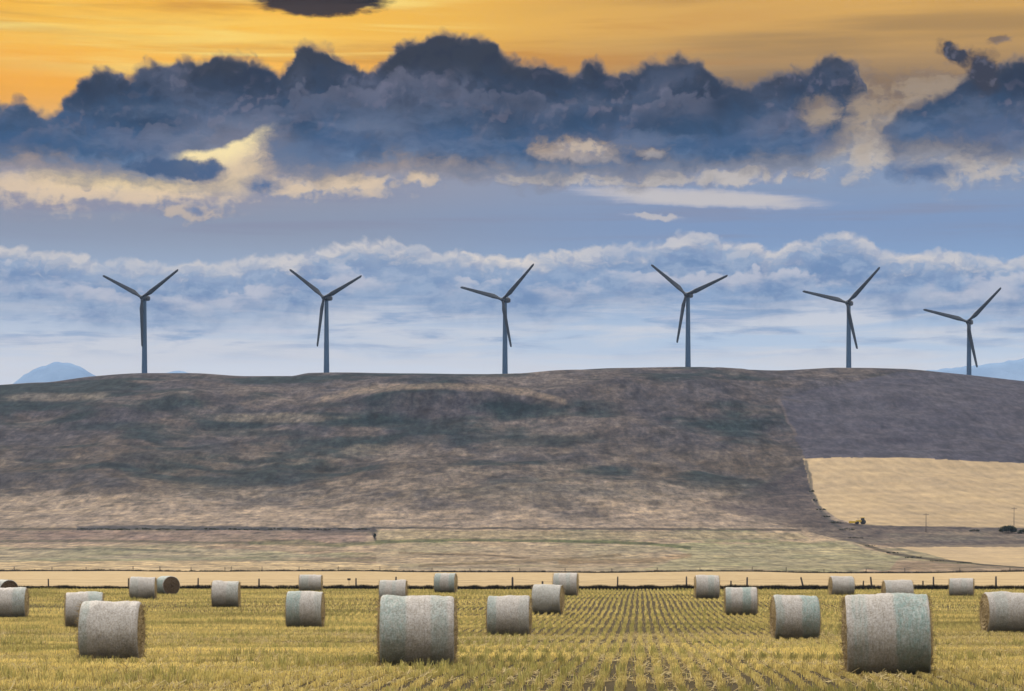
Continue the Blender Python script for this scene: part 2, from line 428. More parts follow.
m_face, nt, b = new_mat('packed_straw')
fs = noise(nt, 30, 7, .8); fm = noise(nt, 3, 5, .6)
cc = ramp(nt, fs, [(.3, (.14, .10, .05)), (.5, (.42, .32, .16)), (.68, (.70, .56, .32))])
cc = mixn(nt, cc, ramp(nt, fm, [(.3, (.55, .5, .45)), (.7, (1.15, 1.1, 1.0))]), .8, 'MULTIPLY')
nt.links.new(cc, b.inputs['Base Color']); b.inputs['Roughness'].default_value = .9
bump(nt, fs, .9, .04, b)
m_oldface, nt, b = new_mat('weathered_straw')
fs = noise(nt, 30, 7, .8)
nt.links.new(ramp(nt, fs, [(.3, (.035, .025, .015)), (.55, (.13, .085, .045)), (.75, (.26, .18, .10))]), b.inputs['Base Color'])
b.inputs['Roughness'].default_value = .9; bump(nt, fs, .9, .04, b)

m_wood = simple('weathered_post', (.075, .060, .048), .9, .4, 14, bmp=.01)
m_wire = simple('dull_wire', (.16, .15, .14), .6, .2, 5, metal=.5)
m_tower = simple('backlit_tower_tone', (.034, .086, .17), .55, .10, .25)  # white turbines: backlit shade put into the base colours, blades darkest
m_blade = simple('backlit_blade_tone', (.012, .020, .034), .5, .12, .4)  # silhouette shade in the blade colour
m_nac = simple('backlit_nacelle_tone', (.012, .020, .034), .5, .15, .6)  # same silhouette shade for nacelle and hub
m_bark = simple('dark_bark', (.06, .045, .035), .9, .3, 8)
m_yel = simple('yellow_machine_paint', (.60, .40, .03), .45, .2, 3)
m_tyre = simple('black_rubber', (.02, .02, .02), .85, .3, 6)
m_dglass = simple('dark_cab_glass', (.03, .035, .04), .2, .2, 2)
m_leaf = straw_mat('dark_leaves', .25)

# ------------------------------------------------------------------ the land
names = ['field', 'stubble_field', 'valley', 'hill']
starts = {n: RAD[n][0] for n in names}
ends = {'field': 245.0, 'stubble_field': 500.0, 'valley': 850.0, 'hill': 5100.0}
sheet('field', m_soil, np.concatenate([RAD['field'], [245.0]]), False)
sheet('stubble_field', m_cut, np.concatenate([RAD['stubble_field'], [500.0]]), False)
sheet('valley', m_land, np.concatenate([RAD['valley'], [850.0]]), True)
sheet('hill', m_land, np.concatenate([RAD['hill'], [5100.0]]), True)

def mountain(name, prof, dist, depth, seed):
    """a massif whose crest follows prof [(column, row)], a real ridge with two flanks"""
    xs = np.array([p[0] for p in prof], float); ys = np.array([p[1] for p in prof], float)
    U = np.linspace(xs[0], xs[-1], 240); V_ = np.linspace(-1, 1, 61)
    UU, VV = np.meshgrid(U, V_)
    crest = CAMZ + dist * (HY - np.interp(UU, xs, ys)) / F
    X = (UU - CX) / F * dist; Y = dist + VV * depth
    rid = fbm(UU / 16, VV * 4 + 2, seed, 5, .55)
    k = np.clip(1 - np.abs(VV) ** 1.2, 0, 1)
    Z = -2 + (crest + 2) * k * (1 - .3 * rid * (1 - k) * 2) + (fbm(UU / 5, VV * 9, seed + 3, 4) - .5) * 4 * np.minimum(k, .999) * np.exp(-(VV / .02) ** 2 * 0 - 0)
    Z = np.maximum(Z, -2)
    nr, nt_ = X.shape
    v = np.stack([X, Y, Z], -1).reshape(-1, 3)
    i = np.arange(nr - 1)[:, None] * nt_; j = np.arange(nt_ - 1)[None, :]
    f = np.stack([i + j, i + j + 1, i + nt_ + j + 1, i + nt_ + j], -1).reshape(-1, 4)
    return tag(link_mesh(name, np_mesh(name, v, f, True), m_mtn), kind='structure')
mountain('mountains', [(-700, 420), (-420, 372), (-300, 395), (-120, 380), (-60, 398), (0, 389), (12, 384), (22, 377), (32, 370), (46, 365), (58, 361), (70, 363), (84, 369), (98, 376), (120, 384), (152, 375), (176, 370.5), (195, 374), (230, 388), (330, 400)], 3000, 420, 3)
mountain('mountains', [(560, 400), (600, 374), (616, 368.5), (632, 373), (680, 392), (800, 390), (880, 378), (915, 371.5), (950, 368), (985, 364.5), (1005, 361.5), (1026, 357), (1080, 353), (1150, 362), (1300, 354), (1500, 380), (1700, 420)], 3080, 420, 8)

# ------------------------------------------------------------------ stubble
ROW_SLOPE, ROW_GAP = 0.0512, 0.34
def blades(n, y0, y1, mean_h, width, umax, rows, seed, quad=True):
    g = np.random.default_rng(seed)
    # distance drawn so that density per square metre stays even
    y = np.sqrt(g.random(n) * (y1 ** 2 - y0 ** 2) + y0 ** 2)
    x = (g.random(n) * 2 - 1) * umax * y
    w = x - ROW_SLOPE * y
    k = np.round(w / ROW_GAP)
    if rows:
        keep = g.random(n) < .975
        w2 = k * ROW_GAP + g.normal(0, 1, n) * (.022 + .022 * vnoise(k * 3.3, y / 1.1, 55)) + .02 * np.sin(y * .35 + k)
        x = np.where(keep, w2 + ROW_SLOPE * y, x)
    z = ground_z(x, y)
    p = fbm(x / 7, y / 1.7, 81, 4); q = fbm(x / 3.2 + 3, y / 1.8, 83, 4); s = fbm(x / 16, y / 5, 85, 3); t = fbm(x / 1.3, y / 1.6, 87, 3)
    inrow = np.abs(w - np.round(w / ROW_GAP) * ROW_GAP) < .1
    h = mean_h * (.55 + .55 * g.random(n)) * (.72 + .65 * p) * (.8 + .45 * t)
    tall = sstep(.62, .72, q) * (g.random(n) < .5)
    h = h * (1 + 1.1 * tall)
    tint = mixa(C_(.60, .465, .13), C_(.86, .70, .27), g.random(n))
    tint = mixa(tint, C_(.40, .30, .11), (g.random(n) < .22) * .8)
    green = np.clip(sstep(.48, .64, q * .6 + s * .4) * .48 + tall * .4, 0, .85)
    tint = mixa(tint, C_(.17, .19, .05), green * (.45 + .55 * g.random(n)))
    tint = mixa(tint, C_(.20, .14, .07), (g.random(n) < .10) * .7)
    tint = tint * (.46 + 1.08 * p)[:, None]
    ang = g.random(n) * 2 * np.pi
    wd = width * (.6 + .8 * g.random(n))
    lx = g.normal(0, .16, n) * h + .03 * h; ly = g.normal(-.05, .55, n) * h
    dx = np.cos(ang) * wd / 2; dy = np.sin(ang) * wd / 2
    b0 = np.stack([x - dx, y - dy, z - .02], -1); b1 = np.stack([x + dx, y + dy, z - .02], -1)
    tp = np.stack([x + lx, y + ly, z + h], -1)
    if quad:
        s_ = np.stack([dx * .55, dy * .55, np.zeros(n)], -1)
        v = np.stack([b0, b1, tp + s_, tp - s_], 1).reshape(-1, 3)
        f = np.arange(4 * n).reshape(n, 4); kk = 4
    else:
        v = np.stack([b0, b1, tp], 1).reshape(-1, 3)
        f = np.arange(3 * n).reshape(n, 3); kk = 3
    c = np.repeat(np.concatenate([tint, np.ones((n, 1))], 1), kk, 0)
    return v, f, c
def stuff(name, v, f, c, mat):
    return tag(link_mesh(name, np_mesh(name, v, f, False, {'tint': c}), mat), kind='stuff')
def litter(n, y0, y1, umax, seed):
    """broken straw lying between the rows"""
    g = np.random.default_rng(seed)
    y = np.sqrt(g.random(n) * (y1 ** 2 - y0 ** 2) + y0 ** 2); x = (g.random(n) * 2 - 1) * umax * y
    keep = fbm(x / .9, y / 1.4, 57, 3) > .57
    x, y = x[keep], y[keep]; n = len(x)
    z = ground_z(x, y) + .012 + .03 * g.random(n)
    a = g.random(n) * 2 * np.pi; l = .08 + .16 * g.random(n); w_ = .006 + .006 * g.random(n)
    dx, dy, dz = np.cos(a) * l, np.sin(a) * l, g.normal(.02, .05, n)
    px, py = -np.sin(a) * w_, np.cos(a) * w_
    v = np.stack([np.stack([x - px, y - py, z], -1), np.stack([x + px, y + py, z + .006], -1), np.stack([x + dx + px, y + dy + py, z + dz + .006], -1), np.stack([x + dx - px, y + dy - py, z + dz], -1)], 1).reshape(-1, 3)
    t = mixa(C_(.34, .25, .10), C_(.66, .53, .26), g.random(n))
    return v, np.arange(4 * n).reshape(n, 4), np.repeat(np.concatenate([t, np.ones((n, 1))], 1), 4, 0)
stuff('straw_litter', *litter(150000, 34, 95, .27, 11), m_straw)
stuff('stubble', *blades(340000, 34, 76, .100, .017, .275, True, 1), m_straw)
stuff('stubble', *blades(380000, 75, 132, .112, .026, .262, True, 2, False), m_straw)
stuff('stubble', *blades(340000, 130, 243.6, .13, .052, .255, True, 3, False), m_straw)

# dark weeds under the fences
def weeds(n, y0, y1, hmin, hmax, width, umax, seed, c0, c1):
    g = np.random.default_rng(seed)
    y = y0 + g.random(n) * (y1 - y0); x = (g.random(n) * 2 - 1) * umax * y
    z = ground_z(x, y)
    p = fbm(x / .9, y * 0 + seed, 91, 3); pp = fbm(x / 7, y * 0 + seed, 93, 3)
    h = (hmin + (hmax - hmin) * sstep(.2, .85, p * .65 + pp * .35)) * (.5 + .7 * g.random(n))
    ang = g.random(n) * 2 * np.pi; wd = width * (.5 + g.random(n))
    dx = np.cos(ang) * wd / 2; dy = np.sin(ang) * wd / 2
    v = np.stack([np.stack([x - dx, y - dy, z - .03], -1), np.stack([x + dx, y + dy, z - .03], -1),
                  np.stack([x + g.normal(0, .25, n) * h, y + g.normal(0, .25, n) * h, z + h], -1)], 1).reshape(-1, 3)
    tint = mixa(np.array(c0), np.array(c1), g.random(n) ** 2)
    return v, np.arange(3 * n).reshape(n, 3), np.repeat(np.concatenate([tint, np.ones((n, 1))], 1), 3, 0)
stuff('weeds', *weeds(90000, 243.4, 246.0, .36, .52, .07, .27, 5, (.012, .011, .008), (.035, .03, .017)), m_weed)
stuff('weeds', *weeds(40000, 498.5, 501.0, .22, .46, .10, .27, 6, (.03, .027, .02), (.075, .062, .04)), m_weed)

# ------------------------------------------------------------------ bales
def ray_to_ground(px, py, y0=38.0, y1=244.0):
    ys = np.linspace(y0, y1, 4000)
    z = ground_z((px - CX) / F * ys, ys)
    rows = HY - F * (z - CAMZ) / ys
    i = int(np.argmax(rows <= py))
    return float(ys[i])

def make_bale(px0, px1, top, base, yaw, bands, label, seed, tilt=0.0, oldface=False, length=None):
    g = np.random.default_rng(seed)
    cx = (px0 + px1) / 2
    d = ray_to_ground(cx, base)
    hid = .12 if d < 130 else .08                      # stubble hides the foot
    d = ray_to_ground(cx, base + hid * F / d)
    dia = ((base - top) * d / F + hid) * 1.06
    Rr = dia / 2
    wid = (px1 - px0) * d / F
    yw = R(yaw)
    view = math.atan((cx - CX) / F)
    rel = yw + view            # angle between the bale axis and the picture plane
    L = length or max(.8, .96 * (wid - abs(math.sin(rel)) * dia * .93) / math.cos(rel))
    dc = d + Rr * .9
    X = (cx - CX) / F * dc
    gz = float(ground_z(X, dc))
    root = empty('hay_bale', (X, dc, gz - .03), yw)
    root.rotation_euler = (0, R(tilt), yw)
    tag(root, label, 'hay bale', 'round hay bales standing on the cut field')
    nseg, nst = 96, 40
    fil = .07
    t = np.linspace(0, 1, nst)
    ax = -L / 2 + L * (.5 - .5 * np.cos(np.pi * t)) * .35 + L * t * .65
    ax = np.linspace(-L / 2, L / 2, nst); 
    ax = np.concatenate([[-L / 2 - .001, -L / 2 + .006, -L / 2 + .025, -L / 2 + .055], np.linspace(-L / 2 + .09, L / 2 - .09, nst), [L / 2 - .055, L / 2 - .025, L / 2 - .006, L / 2 + .001]])
    e = np.clip((L / 2 - np.abs(ax)) / fil, 0, 1)
    rad = Rr - fil * .85 + fil * .85 * np.sqrt(1 - (1 - e) ** 2)
    th = np.linspace(0, 2 * np.pi, nseg, endpoint=False)
    A, TT = np.meshgrid(ax, th, indexing='ij')
    RA = np.repeat(rad[:, None], nseg, 1)
    lump = (fbm(A * 1.6 + seed * 3.1, np.cos(TT) * 1.4 + 5, seed, 3) + fbm(np.sin(TT) * 1.4 + 9, A * 1.6, seed + 5, 3) - 1) * .075
    ring = (fbm(A * 7 + seed, np.cos(TT) * .5 + np.sin(TT) * .4, seed + 9, 3) - .5) * .035
    fine = (g.random(A.shape) - .5) * .012
    RA = RA + (lump + ring + fine) * np.minimum(1, e[:, None] + .25)
    yb = RA * np.cos(TT); zb = RA * np.sin(TT)
    sag = .045 * dia
    zb = zb - sag * .4 * (zb / Rr) ** 2 * (zb > 0)                  # settles a little under its weight
    lowz = -Rr * .94
    zb = np.where(zb < lowz, lowz + (zb - lowz) * .15, zb)           # flat where it sits
    yb = yb * (1 + .03 * (1 - (zb / Rr) ** 2))
    zb = zb - lowz
    v = np.stack([A, yb, zb], -1).reshape(-1, 3)
    na = len(ax)
    i = np.arange(na - 1)[:, None] * nseg; j = np.arange(nseg)[None, :]; j2 = (j + 1) % nseg
    f = np.stack([i + j, i + nseg + j, i + nseg + j2, i + j2], -1).reshape(-1, 4)[:, ::-1]
    tn = A / (L / 2)
    wig = tn + (fbm(TT * 1.3, A * 2 + seed, seed + 21, 3) - .5) * .20
    band = np.zeros(A.shape)
    for (a0, a1, k) in bands:
        band = np.maximum(band, k * sstep(a0 - .05, a0 + .05, wig) * (1 - sstep(a1 - .05, a1 + .05, wig)))
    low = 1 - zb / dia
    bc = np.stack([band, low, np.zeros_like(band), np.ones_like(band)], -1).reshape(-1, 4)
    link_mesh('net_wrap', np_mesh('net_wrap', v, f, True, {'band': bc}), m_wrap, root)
    # two straw ends with rolled layers and loose stalks at the rim
    for sgn in (-1, 1):
        nr_ = 26
        rs = np.linspace(0, 1, nr_)
        idx = 0 if sgn < 0 else na - 1
        ry, rz = yb[idx], zb[idx]
        cy_, cz_ = ry.mean(), rz.mean()
        VX = []; 
        ph = g.random() * 6
        for r_ in rs:
            spiral = .014 * np.sin(r_ * 34 + th + ph) + (vnoise(th * 6 + 3, th * 0 + r_ * 19, seed + 2) - .5) * .05
            bul = .05 * (1 - r_ ** 2) * (1 if seed % 3 else .4)
            VX.append(np.stack([np.full(nseg, sgn * L / 2) + sgn * (bul + spiral * (1 - r_ ** 8)), cy_ + (ry - cy_) * r_, cz_ + (rz - cz_) * r_], -1))
        fv = np.stack(VX).reshape(-1, 3)
        i = np.arange(nr_ - 1)[:, None] * nseg; j = np.arange(nseg)[None, :]; j2 = (j + 1) % nseg
        ff = np.stack([i + j, i + nseg + j, i + nseg + j2, i + j2], -1).reshape(-1, 4)
        if sgn < 0: ff = ff[:, ::-1]
        # loose stalks
        ns = 620
        a_ = g.random(ns) * 2 * np.pi; r_ = np.where(g.random(ns) < .55, .9 + .12 * g.random(ns), np.sqrt(g.random(ns)))
        k_ = (a_ / (2 * np.pi) * nseg).astype(int) % nseg
        py_ = cy_ + (ry[k_] - cy_) * r_; pz_ = cz_ + (rz[k_] - cz_) * r_
        p0 = np.stack([np.full(ns, sgn * (L / 2 - .01)), py_, pz_], -1)
        tang = np.stack([np.zeros(ns), -np.sin(a_), np.cos(a_)], -1)
        dirv = tang * g.normal(0, 1, ns)[:, None] + np.stack([sgn * np.abs(g.normal(.45, .35, ns)), np.cos(a_) * g.normal(0, .3, ns), np.sin(a_) * g.normal(-.1, .3, ns)], -1)
        dirv /= np.linalg.norm(dirv, axis=1)[:, None]
        ln = (.05 + .12 * g.random(ns))[:, None]
        sd = np.cross(dirv, g.normal(0, 1, (ns, 3))); sd /= np.linalg.norm(sd, axis=1)[:, None] + 1e-9
        sd *= .005
        p1 = p0 + dirv * ln
        sv = np.stack([p0 - sd, p0 + sd, p1 + sd * .6, p1 - sd * .6], 1).reshape(-1, 3)
        sf = np.arange(4 * ns).reshape(ns, 4) + len(fv)
        fo = link_mesh('straw_end', np_mesh('straw_end', np.concatenate([fv, sv]), np.concatenate([ff, sf]), False), m_oldface if oldface else m_face, root)
    return root

BALES = [
 # px0, px1, top, base, yaw, bands, label
 (843, 933, 593.0, 670.5, -6, [(-.86, -.80, .8), (-.74, -.68, .8), (-.62, -.55, .7), (.16, 1.0, .95)], 'largest hay bale, at lower right, grey with thin green stripes and broad green right half', dict(tilt=-1.5)),
 (378, 457, 596.0, 662.5, 1, [(-1, -.28, .75), (.42, .86, .55)], 'big grey hay bale front and left of centre, dark green left third and mottled wrap', {}),
 (77.5, 146, 601.0, 657.5, 2, [(-1, -.72, .45)], 'big pale grey hay bale in left foreground showing a tan straw edge on its right', {}),
 (65, 104, 592.0, 626.0, 8, [(.2, 1, .7)], 'hay bale half hidden behind the big pale bale of the left foreground', {}),
 (-14, 29.5, 587.5, 616.0, 3, [(.35, 1, .55)], 'hay bale cut off by the left picture edge with greenish right half', {}),
 (-9, 19, 579.5, 599.0, -50, [(-1, 1, .5)], 'hay bale with dark brown round end peeking over the bale at the left picture edge', dict(oldface=True, length=1.25)),
 (129, 157, 577.0, 598.5, 3, [(-.9, -.3, .25)], 'pale hay bale just left of the green bale with dark brown end', {}),
 (153.5, 181, 575.8, 593.8, -50, [(-1, 1, .95)], 'green wrapped hay bale turned to show its dark brown round end', dict(oldface=True, length=1.25)),
 (211, 241, 581.0, 606.5, 1, [(.1, 1, .35)], 'grey hay bale alone in the field right of the green bale with brown end', {}),
 (298.5, 323, 574.5, 591.0, -1, [(-.8, -.1, .4)], 'small far hay bale standing behind the one with a green left half', {}),
 (285, 325.5, 591.0, 625.8, -1, [(-1, -.22, .85), (.6, 1, .25)], 'hay bale with green left half and lavender right half, left of the big centre bale', {}),
 (378.5, 408, 580.0, 604.0, -2, [(-1, -.55, .3), (.0, .3, .4)], 'hay bale peeking over the top of the big front bale left of centre', {}),
 (433.5, 458, 573.2, 592.5, -8, [(-1, -.4, .8), (.45, 1, .8)], 'small far hay bale with two green bands, above right of the big centre bale', {}),
 (486, 532, 595.5, 633.8, -3, [(-1, -.55, .7), (.5, 1, .2)], 'mid size hay bale right of the big centre bale, green on its left edge', {}),
 (531, 565, 584.3, 612.5, -10, [(-1, 1, .25)], 'greyish hay bale beside the stubble rows, middle of three receding bales', {}),
 (552.5, 579, 573.0, 595.5, -6, [(-.9, -.5, .5), (.1, .4, .4)], 'small far hay bale at the fence, farthest of three receding near the centre', {}),
 (694, 720, 575.0, 597.8, 0, [(0, .6, .5)], 'small far hay bale by the fence, behind the bale with a green middle band', {}),
 (724, 758, 587.5, 614.0, -3, [(-1, -.6, .6), (.1, .62, .95)], 'hay bale with a green band right of its middle, right of the stubble rows', {}),
 (769, 821, 595.5, 636.8, 1.5, [(-1, -.65, .5), (.22, 1, .9)], 'hay bale left of the largest bale, lavender middle, green right side and tan left end', {}),
 (828, 855, 576.0, 594.5, 5, [(.5, 1, .2)], 'small far hay bale by the fence whose straw end glows tan on its left', {}),
 (881, 914, 580.0, 602.0, 2, [(-1, -.6, .2)], 'hay bale peeking over the largest bale at lower right', {}),
 (949, 974, 578.0, 595.8, -12, [(.0, .5, .25), (-1, -.7, .3)], 'small far hay bale alone by the fence at right', {}),
 (979, 1030, 592.0, 629.8, 3, [(-.7, -.1, .3)], 'grey hay bale cut off by the right picture edge with a tan straw left end', {}),
]
for k, (a, b_, t_, s_, yw, bd, lb, kw) in enumerate(BALES):
    make_bale(a, b_, t_, s_, yw, bd, lb, 100 + k, **kw)

# ------------------------------------------------------------------ fences
def fence(name, depth, posts, hscale, nwires, label, thick=.085, span=(-140, 1170)):
    x0 = (posts[0][0] - CX) / F * depth
    root = empty(name, (0, depth, float(ground_z(0, depth))))
    tag(root, label, 'fence', 'wire fences across the farmland')
    gz0 = root.location.z
    tops = []
    for (px, hpx, lean) in posts:
        x = (px - CX) / F * depth; z = float(ground_z(x, depth)) - gz0
        h = hpx * depth / F * hscale
        m = MB()
        dx = math.tan(R(lean)) * h
        r0 = thick * random.uniform(.85, 1.2)
        m.tube([(0, 0, -.25), (dx * .5, 0, h * .5), (dx, random.uniform(-.03, .03), h - .03), (dx, 0, h)], [r0 * 1.05, r0, r0 * .95, r0 * .7], 9)
        o = m.build('post', m_wood, root, True); o.location = (x, 0, z)
        tops.append((x, z, h, dx))
    for w in range(nwires):
        m = MB(); fr = (w + 1) / (nwires + .25)
        pts = []
        hw = 1.08 * fr
        for i, (x, z, h, dx) in enumerate(tops):
            f_ = min(.97, hw / h)
            pts.append((x + dx * f_, -thick * 1.02, z + h * f_))
            if i < len(tops) - 1:
                x2, z2 = tops[i + 1][0], tops[i + 1][1]
                pts.append(((x + x2) / 2, -thick * 1.02, (z + z2) / 2 + min(hw, h) - .04))
        m.tube(pts, .006, 5)
        m.build('wire', m_wire, root)
    return root
NP = [(-130, 11, 0), (-70, 10, 2), (-20, 11, 0), (48.5, 11, -1), (128.5, 12, 0), (198, 12, 1), (259, 11.5, 0), (356, 11.5, 0), (396, 13, 0), (446, 10, 0), (512.5, 12.5, 0), (542.5, 8.5, 0), (617.5, 13, 1), (686.5, 13, 0), (731, 9, 0),
      (747, 12.5, 1), (804, 12.5, -14), (863, 9, 3), (872, 13, -6), (923, 9, 0), (933.5, 13, 0), (996, 13.5, 0), (1050, 12, 0), (1110, 12, 2)]
fence('wire_fence', FENCE_Y + .4, NP, 1.0, 4, 'dark post and wire fence along the back of the bale field, weeds at its foot')
FP = [(p, 4.2 + 1.2 * random.random(), random.uniform(-4, 4)) for p in (-60, -20, 14, 52, 86, 133, 160, 191, 225, 231, 262, 299, 338, 380, 432, 470, 520, 565, 612, 657, 700, 752, 786, 824, 866, 905, 960, 1010, 1060)]
fence('wire_fence', FAR_FENCE_Y - .2, FP, 1.0, 2, 'low faint wire fence on the far edge of the pale tan field', .07)
# a small sign hung on the near fence
sg = empty('fence_sign', (0, 0, 0))
xs = (349 - CX) / F * (FENCE_Y + .1); gz = float(ground_z(xs, FENCE_Y))
sg.location = (xs, FENCE_Y + .1, gz)
tag(sg, 'small dark plate on a stake by the near fence, left of centre', 'sign')
mb = MB(); mb.box((0, 0, 1.02), (.32, .02, .20)); mb.build('plate', m_wood, sg, bevel=.005)
mb = MB(); mb.tube([(0, .03, -.2), (0, .03, 1.08)], .018, 7); mb.build('stake', m_wood, sg)

# ------------------------------------------------------------------ wind turbines
HUB_H, BLADE_R, OVER = 44.0, 27.6, 3.1
def blade_mesh():
    n = 30; k = 20; vs = []; fs = []
    for i in range(n + 1):
        t = i / n; r = .9 + (BLADE_R - .9) * t
        if t < .06: ch, th_ = 1.45, 1.4
        else:
            s = (t - .06) / .94
            ch = 1.45 + (2.65 - 1.45) * min(1, s / .14) if s < .14 else 2.65 - 1.45 * ((s - .14) / .86) ** .85
            th_ = ch * (.9 - .68 * min(1, s / .2)) if s < .2 else ch * (.22 - .07 * (s - .2) / .8)
        if t > .985: ch *= .55; th_ *= .5
        tw = R(16 * (1 - t) ** 2 + 2)
        pre = -.9 * t * t                                # bends a little upwind
        for j in range(k):
            a = 2 * math.pi * j / k
            round_ = max(0, 1 - t / .12)
            cxx = math.cos(a) * ch / 2
            sh = math.sin(a) * th_ / 2 * ((1 - .35 * math.cos(a)) if round_ < 1 else 1)
            cxx += ch * .18 * (1 - round_)
            vs.append((cxx * math.cos(tw) - sh * math.sin(tw), pre + cxx * math.sin(tw) + sh * math.cos(tw), r))
    for i in range(n):
        for j in range(k):
            j2 = (j + 1) % k
            fs.append((i * k + j, i * k + j2, (i + 1) * k + j2, (i + 1) * k + j))
    fs.append(tuple(range(k))[::-1]); fs.append(tuple(n * k + j for j in range(k)))
    m = MB(); m.add(vs, fs); return m.mesh('blade', True)
def lathe(prof, n, axis='z'):
    m = MB(); vs = []; fs = []
    for (r, h) in prof:
        for j in range(n):
            a = 2 * math.pi * j / n
            vs.append((r * math.cos(a), r * math.sin(a), h) if axis == 'z' else (r * math.cos(a), h, r * math.sin(a)))
    for i in range(len(prof) - 1):
        for j in range(n):
            j2 = (j + 1) % n
            q = (i * n + j, i * n + j2, (i + 1) * n + j2, (i + 1) * n + j)
            fs.append(q if axis == 'z' else q[::-1])
    fs.append(tuple(range(n))[::-1] if axis == 'z' else tuple(range(n)))
    last = [(len(prof) - 1) * n + j for j in range(n)]
    fs.append(tuple(last) if axis == 'z' else tuple(last[::-1]))
    m.add(vs, fs); return m
me_blade = blade_mesh()
tw = lathe([(1.62, -2.5), (1.62, .3), (1.50, 8), (1.36, 20), (1.18, 34), (1.08, HUB_H - 1.7), (1.08, HUB_H - 1.45)], 32)
me_tower = tw.mesh('tower', True)
mb = MB()
# nacelle: tapered lofted housing behind the hub
secs = [(-OVER + 1.0, .95, .95, 0), (-1.7, 1.35, 1.35, 0), (-.5, 1.55, 1.5, .05), (2.6, 1.5, 1.5, .1), (4.3, 1.25, 1.25, .15), (4.9, .95, .95, .2)]
vs = []; fs = []; kk = 20
for (yv, hw, hh, up) in secs:
    for j in range(kk):
        a = 2 * math.pi * j / kk
        c_, s_ = math.cos(a), math.sin(a)
        vs.append((hw * math.copysign(abs(c_) ** .55, c_), yv, up + hh * math.copysign(abs(s_) ** .55, s_)))
for i in range(len(secs) - 1):
    for j in range(kk):
        j2 = (j + 1) % kk
        fs.append((i * kk + j, (i + 1) * kk + j, (i + 1) * kk + j2, i * kk + j2))
fs.append(tuple(range(kk))); fs.append(tuple((len(secs) - 1) * kk + j for j in reversed(range(kk))))
mb.add(vs, fs); mb.box((0, 3.4, 1.85), (.35, .5, .7)); mb.tube([(0, 4.0, 1.3), (0, 4.0, 2.6)], .05, 6)
me_nac = mb.mesh('nacelle', True)
me_hub = lathe([(.02, -1.55), (.45, -1.45), (.85, -1.1), (1.1, -.5), (1.15, .3), (1.1, .95), (.9, 1.0)], 24, 'y').mesh('hub', True)
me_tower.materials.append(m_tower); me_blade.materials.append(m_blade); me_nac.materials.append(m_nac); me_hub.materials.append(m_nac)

proto = None
TURB = [ # tower column, hub row, first blade angle, yaw, label
 (144.5, 298, 32, -21, 'leftmost whole wind turbine, on the hill crest above the left slope'),
 (326.5, 298, 23, -28, 'second whole wind turbine from the left, its low blade hanging clear left of its tower'),
 (505.0, 300, 43, -28, 'wind turbine nearest the middle of the hill crest'),
 (688.0, 295, 20, -28, 'wind turbine on the highest part of the crest, third from the right'),
 (848.7, 303, 44, -27, 'wind turbine above the ploughed right slope, second from the right'),
 (969.0, 322, 43, -27, 'rightmost and lowest wind turbine, in front of the pale blue mountains'),
 (-24.0, 304.5, 70, -28, 'wind turbine outside the left picture edge with only a blade tip showing'),
]
for i, (tx, hy, ang, yaw, lb) in enumerate(TURB):
    best = None
    for Y in np.linspace(1378, 1500, 245):
        X = (tx - CX) / F * Y
        z = float(ground_z(X, Y)); row = HY - F * (z + HUB_H - CAMZ) / Y
        if best is None or abs(row - hy) < best[0]: best = (abs(row - hy), X, Y, z)
    _, X, Y, z = best
    if i == 0:
        root = empty('wind_turbine', (X, Y, z)); proto = root
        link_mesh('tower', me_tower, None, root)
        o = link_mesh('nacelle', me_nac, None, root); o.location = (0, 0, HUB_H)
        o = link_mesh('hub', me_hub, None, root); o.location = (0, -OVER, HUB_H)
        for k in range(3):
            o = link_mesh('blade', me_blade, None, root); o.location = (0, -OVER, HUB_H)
        kids = list(root.children)
    else:
        root = proto.copy(); col.objects.link(root)
        newk = []
        for ch in kids:
            c = ch.copy(); col.objects.link(c); c.parent = root; newk.append(c)
    root.location = (X, Y, z); root.rotation_euler = (0, 0, R(yaw))
    tag(root, lb, 'wind turbine', 'wind turbines along the hill crest')
    q = 0
    for ch in (kids if i == 0 else newk):
        if ch.name.startswith('blade'):
            ch.rotation_euler = (0, R(90 - (ang + 120 * q)), 0); q += 1

# ------------------------------------------------------------------ small far things
def land_at(px, py, y0=505, y1=1300):
    ys = np.linspace(y0, y1, 3200)
    z = ground_z((px - CX) / F * ys, ys); rows = HY - F * (z - CAMZ) / ys
    i = int(np.argmax(rows <= py)); Y = float(ys[i])
    return (px - CX) / F * Y, Y, float(z[i])

# yellow farm tractor at the foot of the cut field
p = land_at(861, 524.2)
tr = empty('tractor', p, R(8)); tag(tr, 'tiny yellow tractor standing at the lower edge of the tan hillside field', 'tractor')
mb = MB(); mb.box((-.9, 0, 1.05), (1.7, .75, .75)); mb.box((.55, 0, 1.02), (1.3, 1.0, .62)); mb.box((.8, -.62, 1.35), (1.2, .3, .1)); mb.box((.8, .62, 1.35), (1.2, .3, .1)); mb.build('body', m_yel, tr, bevel=.06)
mb = MB(); mb.box((.6, 0, 1.7), (1.05, 1.1, .85), taper=.9); mb.build('cab', m_dglass, tr, bevel=.05)
mb = MB(); mb.box((.6, 0, 2.22), (1.35, 1.35, .22)); mb.build('roof', m_yel, tr, bevel=.04)
for (wx, rad_) in ((.75, .78), (-1.4, .5)):
    for sy in (-.72, .72):
        lm = lathe([(rad_ * .55, -.2), (rad_ * .95, -.2), (rad_, -.14), (rad_, .14), (rad_ * .95, .2), (rad_ * .55, .2)], 22, 'y')
        o = lm.build('wheel', m_tyre, tr, True); o.location = (wx, sy, rad_)
        lm = lathe([(.05, -.12), (rad_ * .54, -.12), (rad_ * .54, .12), (.05, .12)], 18, 'y'); lm.build('rim', m_yel, o)
